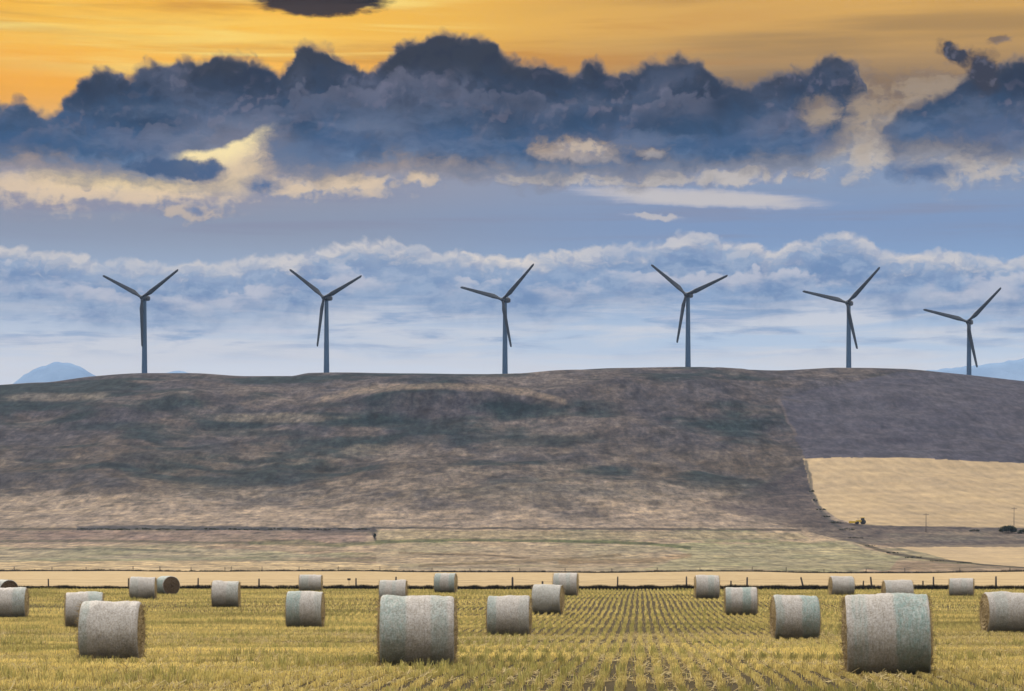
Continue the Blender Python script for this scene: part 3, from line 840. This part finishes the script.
mb = MB(); mb.tube([(-1.0, .2, 1.4), (-1.0, .2, 2.15)], .045, 8); mb.build('exhaust', m_tyre, tr)
mb = MB(); mb.box((-3.2, 0, .7), (1.9, 1.5, .7)); mb.tube([(-2.3, 0, 1.0), (-1.6, .1, 1.0)], .07, 6); mb.build('loader', m_yel, tr, bevel=.06)

def pole(px, py, hpx, label):
    x, y, z = land_at(px, py); h = hpx * y / F
    r = empty('utility_pole', (x, y, z)); tag(r, label, 'pole', 'utility poles in the valley')
    m = MB(); m.tube([(0, 0, -.5), (0, 0, h * .5), (.04, 0, h)], [.12, .10, .08], 10); m.build('shaft', m_wood, r, True)
    m = MB(); m.box((.04, -.13, h - .5), (1.8, .12, .12)); o = m.build('crossarm', m_wood, r, bevel=.015)
    for k in (-.75, 0, .75):
        lm = lathe([(.03, 0), (.06, .04), (.05, .12), (.02, .16)], 8); q = lm.build('insulator', m_wire, o, True); q.location = (.04 + k, -.13, h - .44)
pole(926, 532, 19, 'left and shorter of two dark poles under the tan hillside field')
pole(1014, 531, 24, 'right and taller of two dark poles, rising beside the dark bush')

def shrub(name, px, py, wpx, hpx, label, cat, seed, n=2600, trunk=False, group=None):
    g = np.random.default_rng(seed)
    x, y, z = land_at(px, py); s = y / F
    W, H = wpx * s, hpx * s
    r = empty(name, (x, y, z)); tag(r, label, cat, group)
    nc = max(7, int(wpx * 1.2)); cs = []
    for k in range(nc):
        cxk = (g.random() - .5) * W * .8; prof = 1 - (abs(cxk) / (W * .55)) ** 2
        cs.append((cxk, (g.random() - .5) * W * .35, H * prof * (.3 + .42 * g.random()), min(H, W * .9) * (.16 + .2 * g.random())))
    cs = np.array(cs)
    w = g.integers(0, nc, n); dv = g.normal(0, 1, (n, 3)); dv /= np.linalg.norm(dv, axis=1)[:, None]
    rad_ = cs[w, 3] * (.55 + .5 * g.random(n))
    c = cs[w, :3] + dv * rad_[:, None] * np.array([1.25, 1, .85])
    c[:, 2] = np.maximum(c[:, 2], .03)
    a = g.normal(0, 1, (n, 3)); a /= np.linalg.norm(a, axis=1)[:, None]; b2 = np.cross(a, g.normal(0, 1, (n, 3))); b2 /= np.linalg.norm(b2, axis=1)[:, None]
    sz = (.10 + .14 * g.random(n))[:, None] * max(.6, min(1.4, H / 2.5))
    v = np.stack([c - a * sz, c - b2 * sz * .6, c + a * sz, c + b2 * sz * .6], 1).reshape(-1, 3)
    tint = mixa(C_(.022, .03, .016), C_(.06, .07, .032), g.random(n))
    cl = np.repeat(np.concatenate([tint, np.ones((n, 1))], 1), 4, 0)
    link_mesh('foliage', np_mesh('foliage', v, np.arange(4 * n).reshape(n, 4), False, {'tint': cl}), m_leaf, r)
    m = MB()
    for k in range(min(nc, 7)):
        e = cs[k]
        m.tube([(e[0] * .3, e[1] * .3, -.1), (e[0] * .6, e[1] * .6, e[2] * .5), (e[0], e[1], e[2])], [.07, .05, .02], 6)
    m.build('stem', m_bark, r)
    return r
shrub('bush', 1008, 533, 20, 9, 'dark rounded bush at the right edge below the tan hillside field', 'bush', 1)
shrub('bush', 1028, 533.5, 22, 6, 'low dark bush right beside the taller one at the right edge', 'bush', 2)
shrub('bush', 975, 531.5, 12, 2.6, 'low scrubby bush left of the right pole', 'bush', 3, 1200)
G = 'dark bushes of the hedgerow at the foot of the hill'
hx = [84, 104, 122, 143, 163, 186, 210, 232, 251, 275, 300, 322, 345, 363]
for k, px in enumerate(hx):
    shrub('bush', px, 529.6 + (k % 3) * .3, 17 + (k * 7) % 9, 1.7 + .5 * ((k * 5) % 4) / 3, 'one of the low dark bushes in a row along the left hill foot', 'bush', 20 + k, 700, group=G)
shrub('bush', 374.5, 538.5, 2.2, 8, 'narrow upright dark bush at the right end of the row along the hill foot', 'bush', 60, 900)
G2 = 'scrub bushes along the diagonal draw'
for k, (px, py, w_, h_) in enumerate(((812, 492, 4, 3), (816, 501, 5, 3), (821, 510, 6, 3.2), (827, 517, 8, 3.5), (835, 523, 9, 3.2), (846, 530, 9, 3), (858, 538, 9, 3), (872, 546, 9, 2.6), (892, 553, 10, 2.4), (915, 557.5, 12, 2.4), (940, 561, 14, 2.6), (966, 563, 12, 2.2))):
    shrub('bush', px + rng.normal(0, 1.5), py + .3, w_ * (1.2 + .9 * rng.random()), h_ * (.4 + .6 * rng.random()), 'one of the scrub bushes trailing down beside the tan hillside field', 'bush', 80 + k, 500, group=G2)

# ------------------------------------------------------------------ haze
m_haze = bpy.data.materials.new('pale_air'); m_haze.use_nodes = True
nt = m_haze.node_tree; nt.nodes.clear()
out = nt.nodes.new('ShaderNodeOutputMaterial'); pv = nt.nodes.new('ShaderNodeVolumePrincipled')
pv.inputs['Color'].default_value = (.40, .58, .90, 1); pv.inputs['Density'].default_value = .00006; pv.inputs['Anisotropy'].default_value = .2
nt.links.new(pv.outputs[0], out.inputs['Volume'])
mb = MB(); mb.box((0, 0, 133.5), (11000, 11000, 275)); hz = mb.build('haze', m_haze); tag(hz, kind='stuff')

# ------------------------------------------------------------------ world: sky and clouds by compass direction and height
w = bpy.data.worlds.new('World'); scene.world = w; w.use_nodes = True
nt = w.node_tree; nt.nodes.clear()
L = nt.links
def S(sock, v):
    if hasattr(v, 'is_linked'): L.new(v, sock)
    elif hasattr(v, '__len__') and len(v) == 3 and len(sock.default_value) == 4: sock.default_value = (*v, 1)
    else: sock.default_value = v
def m_(op, a, b=None, c=None, clamp=False):
    n = nt.nodes.new('ShaderNodeMath'); n.operation = op; n.use_clamp = clamp
    S(n.inputs[0], a)
    if b is not None: S(n.inputs[1], b)
    if c is not None: S(n.inputs[2], c)
    return n.outputs[0]
def add_(a, b): return m_('ADD', a, b)
def sub_(a, b): return m_('SUBTRACT', a, b)
def mul_(a, b): return m_('MULTIPLY', a, b)
def mad(a, b, c): return m_('MULTIPLY_ADD', a, b, c)
def ss(a, b, x):
    n = nt.nodes.new('ShaderNodeMapRange'); n.interpolation_type = 'SMOOTHSTEP'
    if a <= b:
        n.inputs['From Min'].default_value = a; n.inputs['From Max'].default_value = b
    else:
        n.inputs['From Min'].default_value = b; n.inputs['From Max'].default_value = a
        n.inputs['To Min'].default_value = 1; n.inputs['To Max'].default_value = 0
    S(n.inputs['Value'], x); return n.outputs[0]
def mx(a, b, f):
    n = nt.nodes.new('ShaderNodeMix'); n.data_type = 'RGBA'
    S(n.inputs[0], f); S(n.inputs[6], a); S(n.inputs[7], b); return n.outputs[2]
def vec(x, y, z=0.0):
    n = nt.nodes.new('ShaderNodeCombineXYZ'); S(n.inputs[0], x); S(n.inputs[1], y); S(n.inputs[2], z); return n.outputs[0]
def nz(x, y, sx, sy, seed, detail=6, rough=.55, dist=0.0):
    n = nt.nodes.new('ShaderNodeTexNoise'); n.noise_dimensions = '3D'
    n.inputs['Scale'].default_value = 1; n.inputs['Detail'].default_value = detail; n.inputs['Roughness'].default_value = rough; n.inputs['Distortion'].default_value = dist
    L.new(vec(mul_(x, 1 / sx), mul_(y, 1 / sy), seed), n.inputs['Vector']); return n.outputs['Fac']
def puff(x, y, s, seed):
    n = nt.nodes.new('ShaderNodeTexVoronoi'); n.voronoi_dimensions = '3D'; n.feature = 'SMOOTH_F1'
    n.inputs['Scale'].default_value = 1; n.inputs['Smoothness'].default_value = .18
    L.new(vec(mul_(x, 1 / s), mul_(y, 1 / s), seed), n.inputs['Vector']); return n.outputs['Distance']
def conv(px, py):
    X, Z = (px - CX) / F, (HY - py) / F
    return CX + F * math.atan(X), HY - F * math.atan(Z / math.sqrt(1 + X * X))
def curve(x, pts, lo=-220.0, hi=1244.0, vlo=-60.0, vhi=420.0):
    n = nt.nodes.new('ShaderNodeFloatCurve')
    L.new(m_('DIVIDE', sub_(x, lo), hi - lo, clamp=True), n.inputs['Value'])
    cm = n.mapping; c = cm.curves[0]
    P = sorted([conv(a, b) for a, b in pts])
    P = [((a - lo) / (hi - lo), (b - vlo) / (vhi - vlo)) for a, b in P]
    c.points[0].location = P[0]; c.points[1].location = P[-1]
    for p_ in P[1:-1]: c.points.new(*p_)
    for p_ in c.points: p_.handle_type = 'AUTO_CLAMPED'
    cm.use_clip = False; cm.update()
    return mad(n.outputs[0], vhi - vlo, vlo)
def ell(x, y, cx, cy, rx, ry, rot=0.0):
    """1 at the centre falling to 0 on the ellipse, negative outside"""
    cx, cy = conv(cx, cy)
    dx = sub_(x, cx); dy = sub_(y, cy)
    if rot:
        c, s = math.cos(R(rot)), math.sin(R(rot))
        dx, dy = add_(mul_(dx, c / rx), mul_(dy, s / rx)), add_(mul_(dx, -s / ry), mul_(dy, c / ry))
    else:
        dx, dy = mul_(dx, 1 / rx), mul_(dy, 1 / ry)
    return sub_(1.0, m_('SQRT', add_(mul_(dx, dx), mul_(dy, dy))))
def wramp(fac, lo, hi, stops):
    r = nt.nodes.new('ShaderNodeValToRGB'); el = r.color_ramp.elements; r.color_ramp.interpolation = 'EASE'
    while len(el) < len(stops): el.new(.5)
    for e, (p_, c) in zip(el, stops):
        e.position = (p_ - lo) / (hi - lo); e.color = lin(*c)
    L.new(m_('DIVIDE', sub_(fac, lo), hi - lo, clamp=True), r.inputs['Fac'])
    return r.outputs['Color']

tc = nt.nodes.new('ShaderNodeTexCoord'); sx = nt.nodes.new('ShaderNodeSeparateXYZ'); L.new(tc.outputs['Generated'], sx.inputs[0])
dx, dy, dz = sx.outputs
az = m_('ARCTAN2', dx, dy); elv = m_('ARCSINE', dz)
PX = mad(az, F, CX); PY = mad(elv, -F, HY)
PX = m_('MINIMUM', m_('MAXIMUM', PX, -3000.0), 4000.0)

# gentle turbulence for every cloud edge
def field(x, y):
    """warped coordinates and cauliflower relief at a point of the sky"""
    wx = sub_(nz(x, y, 62, 48, 1.3, 3, .55), .5); wy = sub_(nz(x, y, 62, 48, 8.7, 3, .55), .5)
    fx = sub_(nz(x, y, 17, 14, 4.1, 5, .62), .5); fy = sub_(nz(x, y, 17, 14, 6.2, 5, .62), .5)
    x1 = add_(mad(wx, 32, x), mul_(fx, 16)); y1 = add_(mad(wy, 20, y), mul_(fy, 13))
    r = mul_(sub_(.46, puff(x1, y1, 34, 2.2)), 20)
    r = add_(r, mul_(sub_(.46, puff(x1, y1, 15, 4.2)), 15))
    r = add_(r, mul_(sub_(.46, puff(x1, y1, 7, 6.2)), 9))
    return x1, y1, r, add_(mad(wx, 13, x), mul_(fx, 12)), wy, fy
X1, Y1, RL, XA, wyA, fyA = field(PX, PY)
_, _, RLo, _, _, _ = field(add_(PX, -3.5), add_(PY, -6.0))          # the same relief a little nearer the light
EMB = sub_(RL, RLo)                                     # > 0 on the lit shoulder of a lobe
fyw = sub_(nz(PX, PY, 16, 14, 6.2, 5, .6), .5)

# --- clear air: gold aloft, slate and pale blue beneath
gl = wramp(PY, -120, 380, [(-120, (205, 160, 90)), (-20, (246, 180, 50)), (30, (253, 192, 62)), (95, (250, 176, 54)), (140, (230, 182, 112)), (185, (150, 149, 163)), (225, (140, 149, 170)), (290, (156, 175, 202)), (345, (192, 203, 220)), (375, (212, 217, 228))])
gr = wramp(PY, -120, 380, [(-120, (196, 160, 100)), (-20, (222, 170, 78)), (30, (216, 166, 84)), (95, (160, 130, 92)), (140, (156, 146, 136)), (185, (134, 152, 182)), (225, (126, 150, 188)), (290, (138, 168, 206)), (345, (184, 202, 224)), (375, (210, 218, 230))])
sky = mx(gl, gr, ss(250, 760, PX))
st1 = nz(PX, PY, 330, 26, 3.0, 6, .55, .6)
st1b = nz(PX, PY, 150, 9, 13.0, 6, .6, .5)
sky = mx(sky, lin(196, 130, 42), mul_(mul_(ss(.44, .68, st1), ss(130, 80, PY)), mul_(ss(900, 500, PX), .65)))
sky = mx(sky, lin(255, 230, 132), mul_(mul_(ss(.46, .68, nz(PX, PY, 420, 22, 11.0, 6, .55, .4)), ss(110, 60, PY)), mul_(ss(560, 330, PX), .8)))
sky = mx(sky, lin(255, 222, 116), mul_(mul_(ss(.0, .9, ell(PX, PY, 190, 38, 300, 34)), ss(.25, .6, st1b)), .5))
sky = mx(sky, lin(246, 172, 56), mul_(ss(0, .9, ell(PX, PY, -10, 75, 150, 50)), .6))
sky = mx(sky, lin(134, 108, 78), mul_(ss(.0, .7, add_(ell(PX, PY, 830, 92, 330, 34), mul_(sub_(st1, .5), 1.0))), .75))
sky = mx(sky, lin(140, 112, 74), mul_(mul_(ss(.44, .70, nz(PX, PY, 420, 34, 15, 5, .5, .3)), ss(450, 800, PX)), mul_(ss(130, 90, PY), .6)))

# --- thin stratus near the horizon
st3 = nz(PX, PY, 230, 20, 21.0, 7, .6, .5); st4 = nz(PX, PY, 110, 16, 25.0, 7, .6, .3)
low = mul_(ss(262, 300, PY), ss(395, 372, PY))
sky = mx(sky, lin(212, 213, 220), mul_(mul_(ss(.40, .62, st3), low), .8))
sky = mx(sky, lin(128, 157, 196), mul_(mul_(ss(.47, .66, st4), mul_(ss(262, 295, PY), ss(368, 335, PY))), .75))
sky = mx(sky, lin(206, 208, 220), mul_(mul_(ss(.54, .70, nz(PX, PY, 160, 10, 35, 7, .6, .4)), mul_(ss(285, 310, PY), ss(375, 350, PY))), .6))
sky = mx(sky, lin(136, 140, 164), mul_(mul_(ss(.45, .7, nz(PX, PY, 300, 14, 31, 6)), mul_(ss(185, 205, PY), ss(250, 235, PY))), .6))

# --- lower cumulus line: lit rims over blue bodies
top2 = curve(XA, [(-220, 250), (-60, 240), (0, 247), (40, 247), (75, 252), (100, 262), (130, 258), (175, 262), (215, 262), (255, 256), (290, 256), (312, 250), (345, 243), (390, 237), (415, 241), (440, 249), (480, 250), (520, 256), (570, 250), (610, 243), (650, 240), (690, 232), (720, 238), (745, 242), (775, 248), (800, 240), (835, 232), (870, 240), (895, 252), (935, 252), (980, 254), (1024, 256), (1120, 248), (1244, 260)])
d2 = add_(sub_(add_(PY, add_(mul_(wyA, 12), mul_(fyA, 9))), top2), mul_(RL, .42))
a2 = mul_(ss(-2.5, 4, d2), ss(80, 40, d2))
rimn = nz(X1, Y1, 44, 18, 41, 6, .62)
body2 = mx(lin(106, 136, 178), lin(150, 168, 196), ss(.38, .64, rimn))
rim2 = mx(lin(204, 202, 206), lin(230, 219, 208), ss(.35, .6, nz(PX, PY, 200, 80, 44, 2)))
rimw = ss(22, 0, add_(d2, mul_(sub_(rimn, .5), 72)))
rimw = m_('MAXIMUM', rimw, mul_(mul_(ss(1, 8, EMB), ss(34, 6, d2)), .55))
c2 = mx(body2, rim2, mul_(rimw, .9))
c2 = mx(c2, lin(110, 134, 178), mul_(ss(-1, -8, EMB), .35))
sky = mx(sky, c2, mul_(a2, mad(ss(.35, .6, nz(PX, PY, 140, 60, 46, 3)), .35, .6)))
# second, fainter tier
top3 = curve(X1, [(-220, 275), (0, 264), (60, 272), (110, 287), (190, 290), (240, 286), (300, 274), (370, 266), (430, 266), (480, 277), (540, 282), (620, 270), (700, 274), (745, 270), (790, 266), (830, 274), (900, 272), (960, 278), (1024, 272), (1244, 282)])
d3 = add_(sub_(Y1, top3), mul_(RL, .7))
a3 = mul_(ss(-2, 3, d3), ss(30, 4, d3))
sky = mx(sky, lin(200, 200, 210), mul_(a3, mul_(ss(.44, .60, nz(PX, PY, 80, 36, 47, 5)), .7)))

# --- glowing veils under and between the dark masses
def veil(parts, c0, c1, amp, lo, hi, k, seed, sxx=38, syy=18):
    global sky
    f = None
    for e_ in parts:
        v_ = ell(X1, Y1, *e_)
        f = v_ if f is None else m_('SMOOTH_MAX', f, v_, .15)
    n_ = nz(X1, Y1, sxx, syy, seed, 7, .66)
    f = add_(add_(f, mul_(sub_(n_, .5), amp)), mul_(RL, .006))
    cc = mx(c0, c1, ss(.1, .8, add_(add_(f, mul_(sub_(n_, .5), .9)), mul_(EMB, .035))))
    sky = mx(sky, cc, mul_(ss(lo, hi, f), k))
veil([(60, 190, 190, 26), (215, 160, 95, 42), (160, 198, 120, 20)], lin(150, 143, 156), lin(232, 204, 168), .9, -.3, 1.1, .9, 51, 120, 14)
veil([(350, 185, 95, 22), (300, 190, 60, 16), (420, 178, 40, 12)], lin(128, 138, 166), lin(222, 198, 168), 1.3, -.05, .95, .95, 53)
veil([(190, 214, 55, 12)], lin(132, 138, 162), lin(196, 178, 162), 1.6, .05, .5, .8, 55)
veil([(560, 176, 130, 9), (720, 178, 140, 12), (640, 182, 90, 9)], lin(138, 148, 176), lin(200, 190, 182), 1.6, .05, .5, .85, 57)
ln = add_(ell(add_(PX, mul_(fyw, 30)), add_(PY, mul_(fyw, 9)), 700, 198, 152, 11, 3.2), mul_(sub_(nz(PX, PY, 90, 7, 59, 6, .6), .5), .75))
sky = mx(sky, mx(lin(150, 160, 188), lin(200, 194, 194), ss(0, .6, ln)), mul_(ss(-.02, .35, ln), .92))
veil([(650, 216, 40, 5)], lin(140, 154, 186), lin(196, 190, 190), .8, .0, .5, .8, 61, 80, 8)
veil([(960, 170, 95, 26), (870, 150, 50, 40)], lin(120, 132, 162), lin(196, 184, 172), 1.9, .0, .95, .85, 63)
veil([(850, 110, 90, 50), (940, 95, 90, 34)], lin(96, 94, 106), lin(160, 142, 122), 2.2, .0, .9, .8, 65, 44, 22)

for (cx_, cy_, rx_, ry_, ro_) in ((898, 118, 46, 9, -42), (842, 120, 26, 12, 30), (866, 148, 14, 24, 20)):
    q_ = add_(add_(ell(X1, Y1, cx_, cy_, rx_, ry_, ro_), mul_(sub_(nz(PX, PY, 20, 14, 67, 6, .65), .5), 1.5)), mul_(RL, .02))
    sky = mx(sky, lin(178, 162, 146), mul_(ss(.0, 1.1, q_), .6))
gw_ = ss(-.1, 1.0, add_(ell(PX, PY, 236, 156, 62, 40, -25), mul_(sub_(nz(X1, Y1, 50, 30, 69, 5), .5), .5)))
gst = nz(X1, Y1, 130, 9, 75, 6, .6)
sky = mx(sky, mx(lin(236, 204, 150), lin(255, 232, 176), ss(.2, .9, gw_)), mul_(gw_, .9))
gw_ = ss(-.1, 1.1, add_(ell(PX, PY, 140, 181, 135, 17), mul_(sub_(gst, .5), 1.1)))
sky = mx(sky, lin(255, 226, 166), mul_(gw_, .8))
# --- the dark cumulus bank
topA = curve(XA, [(-220, 95), (-80, 100), (0, 106), (22, 104), (38, 112), (48, 114), (60, 102), (72, 88), (88, 74), (105, 70), (120, 74), (135, 70), (165, 62), (190, 59), (230, 56), (262, 58), (272, 66), (281, 71), (292, 58), (312, 46), (335, 50), (352, 64), (378, 66), (392, 52), (420, 40), (450, 33), (485, 36), (500, 48), (512, 62), (545, 64), (572, 73), (592, 62), (604, 62), (614, 72), (634, 66), (655, 56), (680, 54), (705, 68), (730, 84), (750, 86), (775, 76), (805, 68), (830, 56), (852, 58), (866, 82), (880, 128), (905, 110), (940, 95), (965, 78), (990, 68), (1024, 58), (1100, 62), (1244, 85)])
botA = curve(X1, [(-220, 178), (0, 168), (60, 172), (120, 178), (165, 182), (205, 183), (228, 181), (242, 178), (256, 172), (270, 168), (284, 168), (300, 170), (340, 174), (400, 172), (460, 174), (520, 176), (600, 178), (700, 176), (760, 172), (815, 166), (845, 140), (862, 128), (880, 142), (905, 158), (960, 160), (1024, 158), (1120, 165), (1244, 172)])
nb = nz(X1, Y1, 60, 34, 71, 7, .64)
nf = nz(X1, Y1, 24, 14, 72, 6, .66)
dT = add_(sub_(add_(PY, add_(mul_(wyA, 9), mul_(fyA, 8))), topA), mad(RL, .55, 2.0))
dB = mul_(add_(add_(sub_(botA, Y1), mul_(sub_(nb, .5), 62)), mul_(RL, .25)), .34)
dA = m_('MINIMUM', dT, dB)
# gaps where light breaks through
for gap_ in ((580, 150, 58, 15), (822, 114, 30, 18), (655, 152, 20, 8), (866, 118, 22, 40)):
    g_ = add_(add_(ell(X1, Y1, *gap_), mul_(sub_(nf, .5), 1.5)), mul_(RL, -.02))
    dA = m_('MINIMUM', dA, mad(g_, -14, 7))
aA = ss(-5.5, 6.0, dA)
yy = add_(add_(PY, mul_(sub_(nb, .5), 60)), mul_(RL, -.8))
cA = wramp(yy, 20, 205, [(20, (50, 46, 54)), (68, (42, 46, 60)), (98, (38, 52, 76)), (125, (38, 64, 96)), (155, (48, 82, 122)), (182, (98, 122, 156)), (205, (112, 136, 170))])
big = nz(PX, PY, 95, 60, 77, 4, .5)
cA = mx(cA, lin(116, 110, 128), mul_(mul_(ss(1, 9, EMB), ss(.36, .60, big)), mul_(mul_(ss(165, 110, PY), ss(66, 92, PY)), .55)))      # lit shoulders of inner lobes
cA = mx(cA, lin(106, 106, 128), mul_(ss(.50, .68, big), mul_(ss(58, 90, PY), .26)))
pB = puff(X1, mul_(Y1, 1.25), 66, 9.2)
cA = mx(cA, lin(104, 112, 138), mul_(mul_(ss(.44, .78, add_(pB, mul_(sub_(nf, .5), .35))), mul_(ss(60, 88, PY), ss(165, 135, PY))), .3))
cA = mx(cA, lin(22, 34, 58), mul_(ss(.42, .15, pB), mul_(ss(150, 110, PY), .5)))
cA = mx(cA, lin(30, 36, 56), mul_(ss(-.5, -9, EMB), mul_(ss(150, 80, PY), .5)))
bl = ss(.44, .68, nz(X1, Y1, 85, 28, 78, 5, .58))
cA = mx(cA, lin(118, 130, 156), mul_(mul_(bl, ss(98, 140, PY)), .42))
cA = mx(lin(122, 112, 110), cA, ss(-4, 9, dA))
sky = mx(sky, cA, aA)
# a fainter front tier of lobes drifting across the mass
topF = curve(X1, [(-220, 140), (0, 138), (50, 120), (100, 118), (150, 128), (230, 122), (280, 96), (330, 84), (400, 72), (440, 74), (500, 88), (560, 96), (620, 110), (680, 90), (740, 104), (800, 106), (840, 130), (1024, 120), (1244, 130)])
dF = add_(sub_(Y1, topF), mul_(RL, 1.1))
fr = mul_(mul_(ss(-2, 4, dF), ss(34, 4, dF)), mul_(ss(.40, .60, nz(PX, PY, 110, 70, 79, 3)), aA))
sky = mx(sky, lin(116, 116, 136), mul_(fr, .36))
# the break left of the middle: sharp under the upper mass, melting away below
brk = curve(XA, [(-220, 160), (120, 156), (170, 151), (200, 149), (225, 145), (245, 136), (260, 127), (276, 121), (300, 118), (1244, 118)])
db = add_(sub_(add_(PY, mul_(fyA, 9)), brk), mul_(RL, .18))
bw = mul_(ss(-2, 5, db), mul_(ss(168, 196, X1), ss(280, 238, add_(X1, mul_(sub_(nf, .5), 50)))))
bw = mul_(bw, ss(200, 164, add_(PY, mul_(sub_(nb, .5), 40))))
sky = mx(sky, lin(172, 158, 152), mul_(ss(0, 1, ell(PX, PY, 240, 158, 105, 46)), .38))
sky = mx(sky, mx(lin(226, 200, 164), lin(255, 232, 172), ss(26, 3, db)), mul_(bw, .97))
tg = add_(add_(ell(X1, Y1, 178, 168, 58, 11.5), mul_(sub_(nf, .5), .7)), mul_(RL, .012))
sky = mx(sky, lin(58, 84, 122), mul_(ss(-.05, .4, tg), .95))
tg = add_(add_(ell(X1, Y1, 296, 160, 44, 22), mul_(sub_(nf, .5), 1.2)), mul_(RL, .012))
sky = mx(sky, lin(86, 108, 142), mul_(ss(-.1, .7, tg), .8))
# glow patch seen through the gap
veil([(585, 149, 46, 13)], lin(100, 114, 146), lin(196, 178, 160), 1.8, .15, .8, .85, 73, 26, 14)
# ragged plumes, a small lens under the right mass, detached dark lens at the top
def dark(parts, cc, amp, seed, lo=-.02, hi=.3, sxx=30, syy=20, k=1.0):
    global sky
    f = None
    for e_ in parts:
        v_ = ell(X1, Y1, *e_)
        f = v_ if f is None else m_('SMOOTH_MAX', f, v_, .15)
    f = add_(add_(f, mul_(sub_(nz(X1, Y1, sxx, syy, seed, 7, .68), .5), amp)), mul_(RL, .018))
    sky = mx(sky, mx(cc, lin(126, 124, 140), mul_(ss(1, 8, EMB), .3)), mul_(ss(lo, hi, f), k))
dark([(957, 54, 24, 11, 22), (984, 70, 18, 26, -20)], lin(48, 48, 62), .8, 81, -.1, .5)
dark([(998, 38, 18, 8)], lin(90, 82, 86), 1.6, 82, .1, .7, 20, 14, .7)
dark([(925, 172, 46, 12)], lin(86, 110, 148), 1.1, 83, -.15, .8)
dark([(270, 186, 26, 9)], lin(76, 104, 146), 1.5, 85, -.2, .9)
dark([(212, 172, 26, 10)], lin(66, 90, 128), 1.5, 87, -.2, .9)
dark([(196, 213, 12, 7)], lin(118, 132, 164), 1.2, 89, -.1, .8)
f = add_(ell(add_(PX, mul_(fyw, 14)), add_(PY, mul_(fyw, 7)), 320, 1, 73, 16.5), mul_(sub_(nz(PX, PY, 34, 7, 91, 6, .62), .5), .7))
sky = mx(sky, mx(lin(14, 6, 6), lin(60, 44, 36), ss(-2, 18, add_(PY, mul_(sub_(st1b, .5), -40)))), ss(-.03, .3, f))

# --- the rest of the dome: high bright overcast overhead, dim blue behind
st = nt.nodes.new('ShaderNodeTexSky'); st.sky_type = 'NISHITA'; st.sun_disc = False
st.sun_elevation = R(SUN_EL); st.sun_rotation = R(SUN_AZ)
nish = st.outputs['Color']
def sc(c, k):
    n = nt.nodes.new('ShaderNodeVectorMath'); n.operation = 'SCALE'; S(n.inputs[0], c); S(n.inputs['Scale'], k); return n.outputs[0]
def addc(a, b):
    n = nt.nodes.new('ShaderNodeVectorMath'); n.operation = 'ADD'; S(n.inputs[0], a); S(n.inputs[1], b); return n.outputs[0]
cl = nt.nodes.new('ShaderNodeTexNoise'); cl.inputs['Scale'].default_value = 2.4; cl.inputs['Detail'].default_value = 5; L.new(tc.outputs['Generated'], cl.inputs['Vector'])
over = mx((1.3, 1.28, 1.3), (2.2, 2.05, 1.85), ss(.35, .65, cl.outputs['Fac']))      # lit overcast overhead
back = mx((.22, .27, .36), (.40, .44, .50), ss(.4, .65, cl.outputs['Fac']))
back = addc(sc(nish, .04), sc(back, .8))
hi = ss(R(15), R(36), elv)
front = ss(-.15, .65, dy)
dome = mx(back, sky, front)
dome = mx(dome, over, hi)
bg = nt.nodes.new('ShaderNodeBackground'); bg.inputs['Strength'].default_value = .1
L.new(sc(dome, 10.0), bg.inputs['Color'])
wo = nt.nodes.new('ShaderNodeOutputWorld'); L.new(bg.outputs[0], wo.inputs['Surface'])
w.cycles.sampling_method = 'MANUAL'; w.cycles.sample_map_resolution = 1024

# ------------------------------------------------------------------ sun, camera, view
sd = bpy.data.lights.new('sun', 'SUN'); sd.energy = 1.5; sd.angle = R(14); sd.color = (1, .90, .76)
so = bpy.data.objects.new('sun', sd); col.objects.link(so)
dvec = Vector((math.sin(R(SUN_AZ)) * math.cos(R(SUN_EL)), math.cos(R(SUN_AZ)) * math.cos(R(SUN_EL)), math.sin(R(SUN_EL))))
so.rotation_euler = (-dvec).to_track_quat('-Z', 'Y').to_euler(); so.location = (0, 0, 60)
cd = bpy.data.cameras.new('camera'); co = bpy.data.objects.new('camera', cd); col.objects.link(co)
cd.sensor_fit = 'HORIZONTAL'; cd.sensor_width = 36.0; cd.lens = 36.0 * F / 1024.0
cd.shift_y = (HY - 345.5) / 1024.0
cd.clip_start = .5; cd.clip_end = 30000
co.location = (0, 0, CAMZ); co.rotation_euler = (R(90), 0, 0)
scene.camera = co
vs_ = scene.view_settings; vs_.view_transform = 'Standard'; vs_.look = 'None'; vs_.exposure = 0; vs_.gamma = 1; vs_.use_curve_mapping = False
scene.render.engine = 'CYCLES'
cy = scene.cycles; cy.max_bounces = 5; cy.diffuse_bounces = 2; cy.glossy_bounces = 2; cy.transmission_bounces = 3; cy.volume_bounces = 0; cy.transparent_max_bounces = 6
cy.use_denoising = True; cy.caustics_reflective = False; cy.caustics_refractive = False
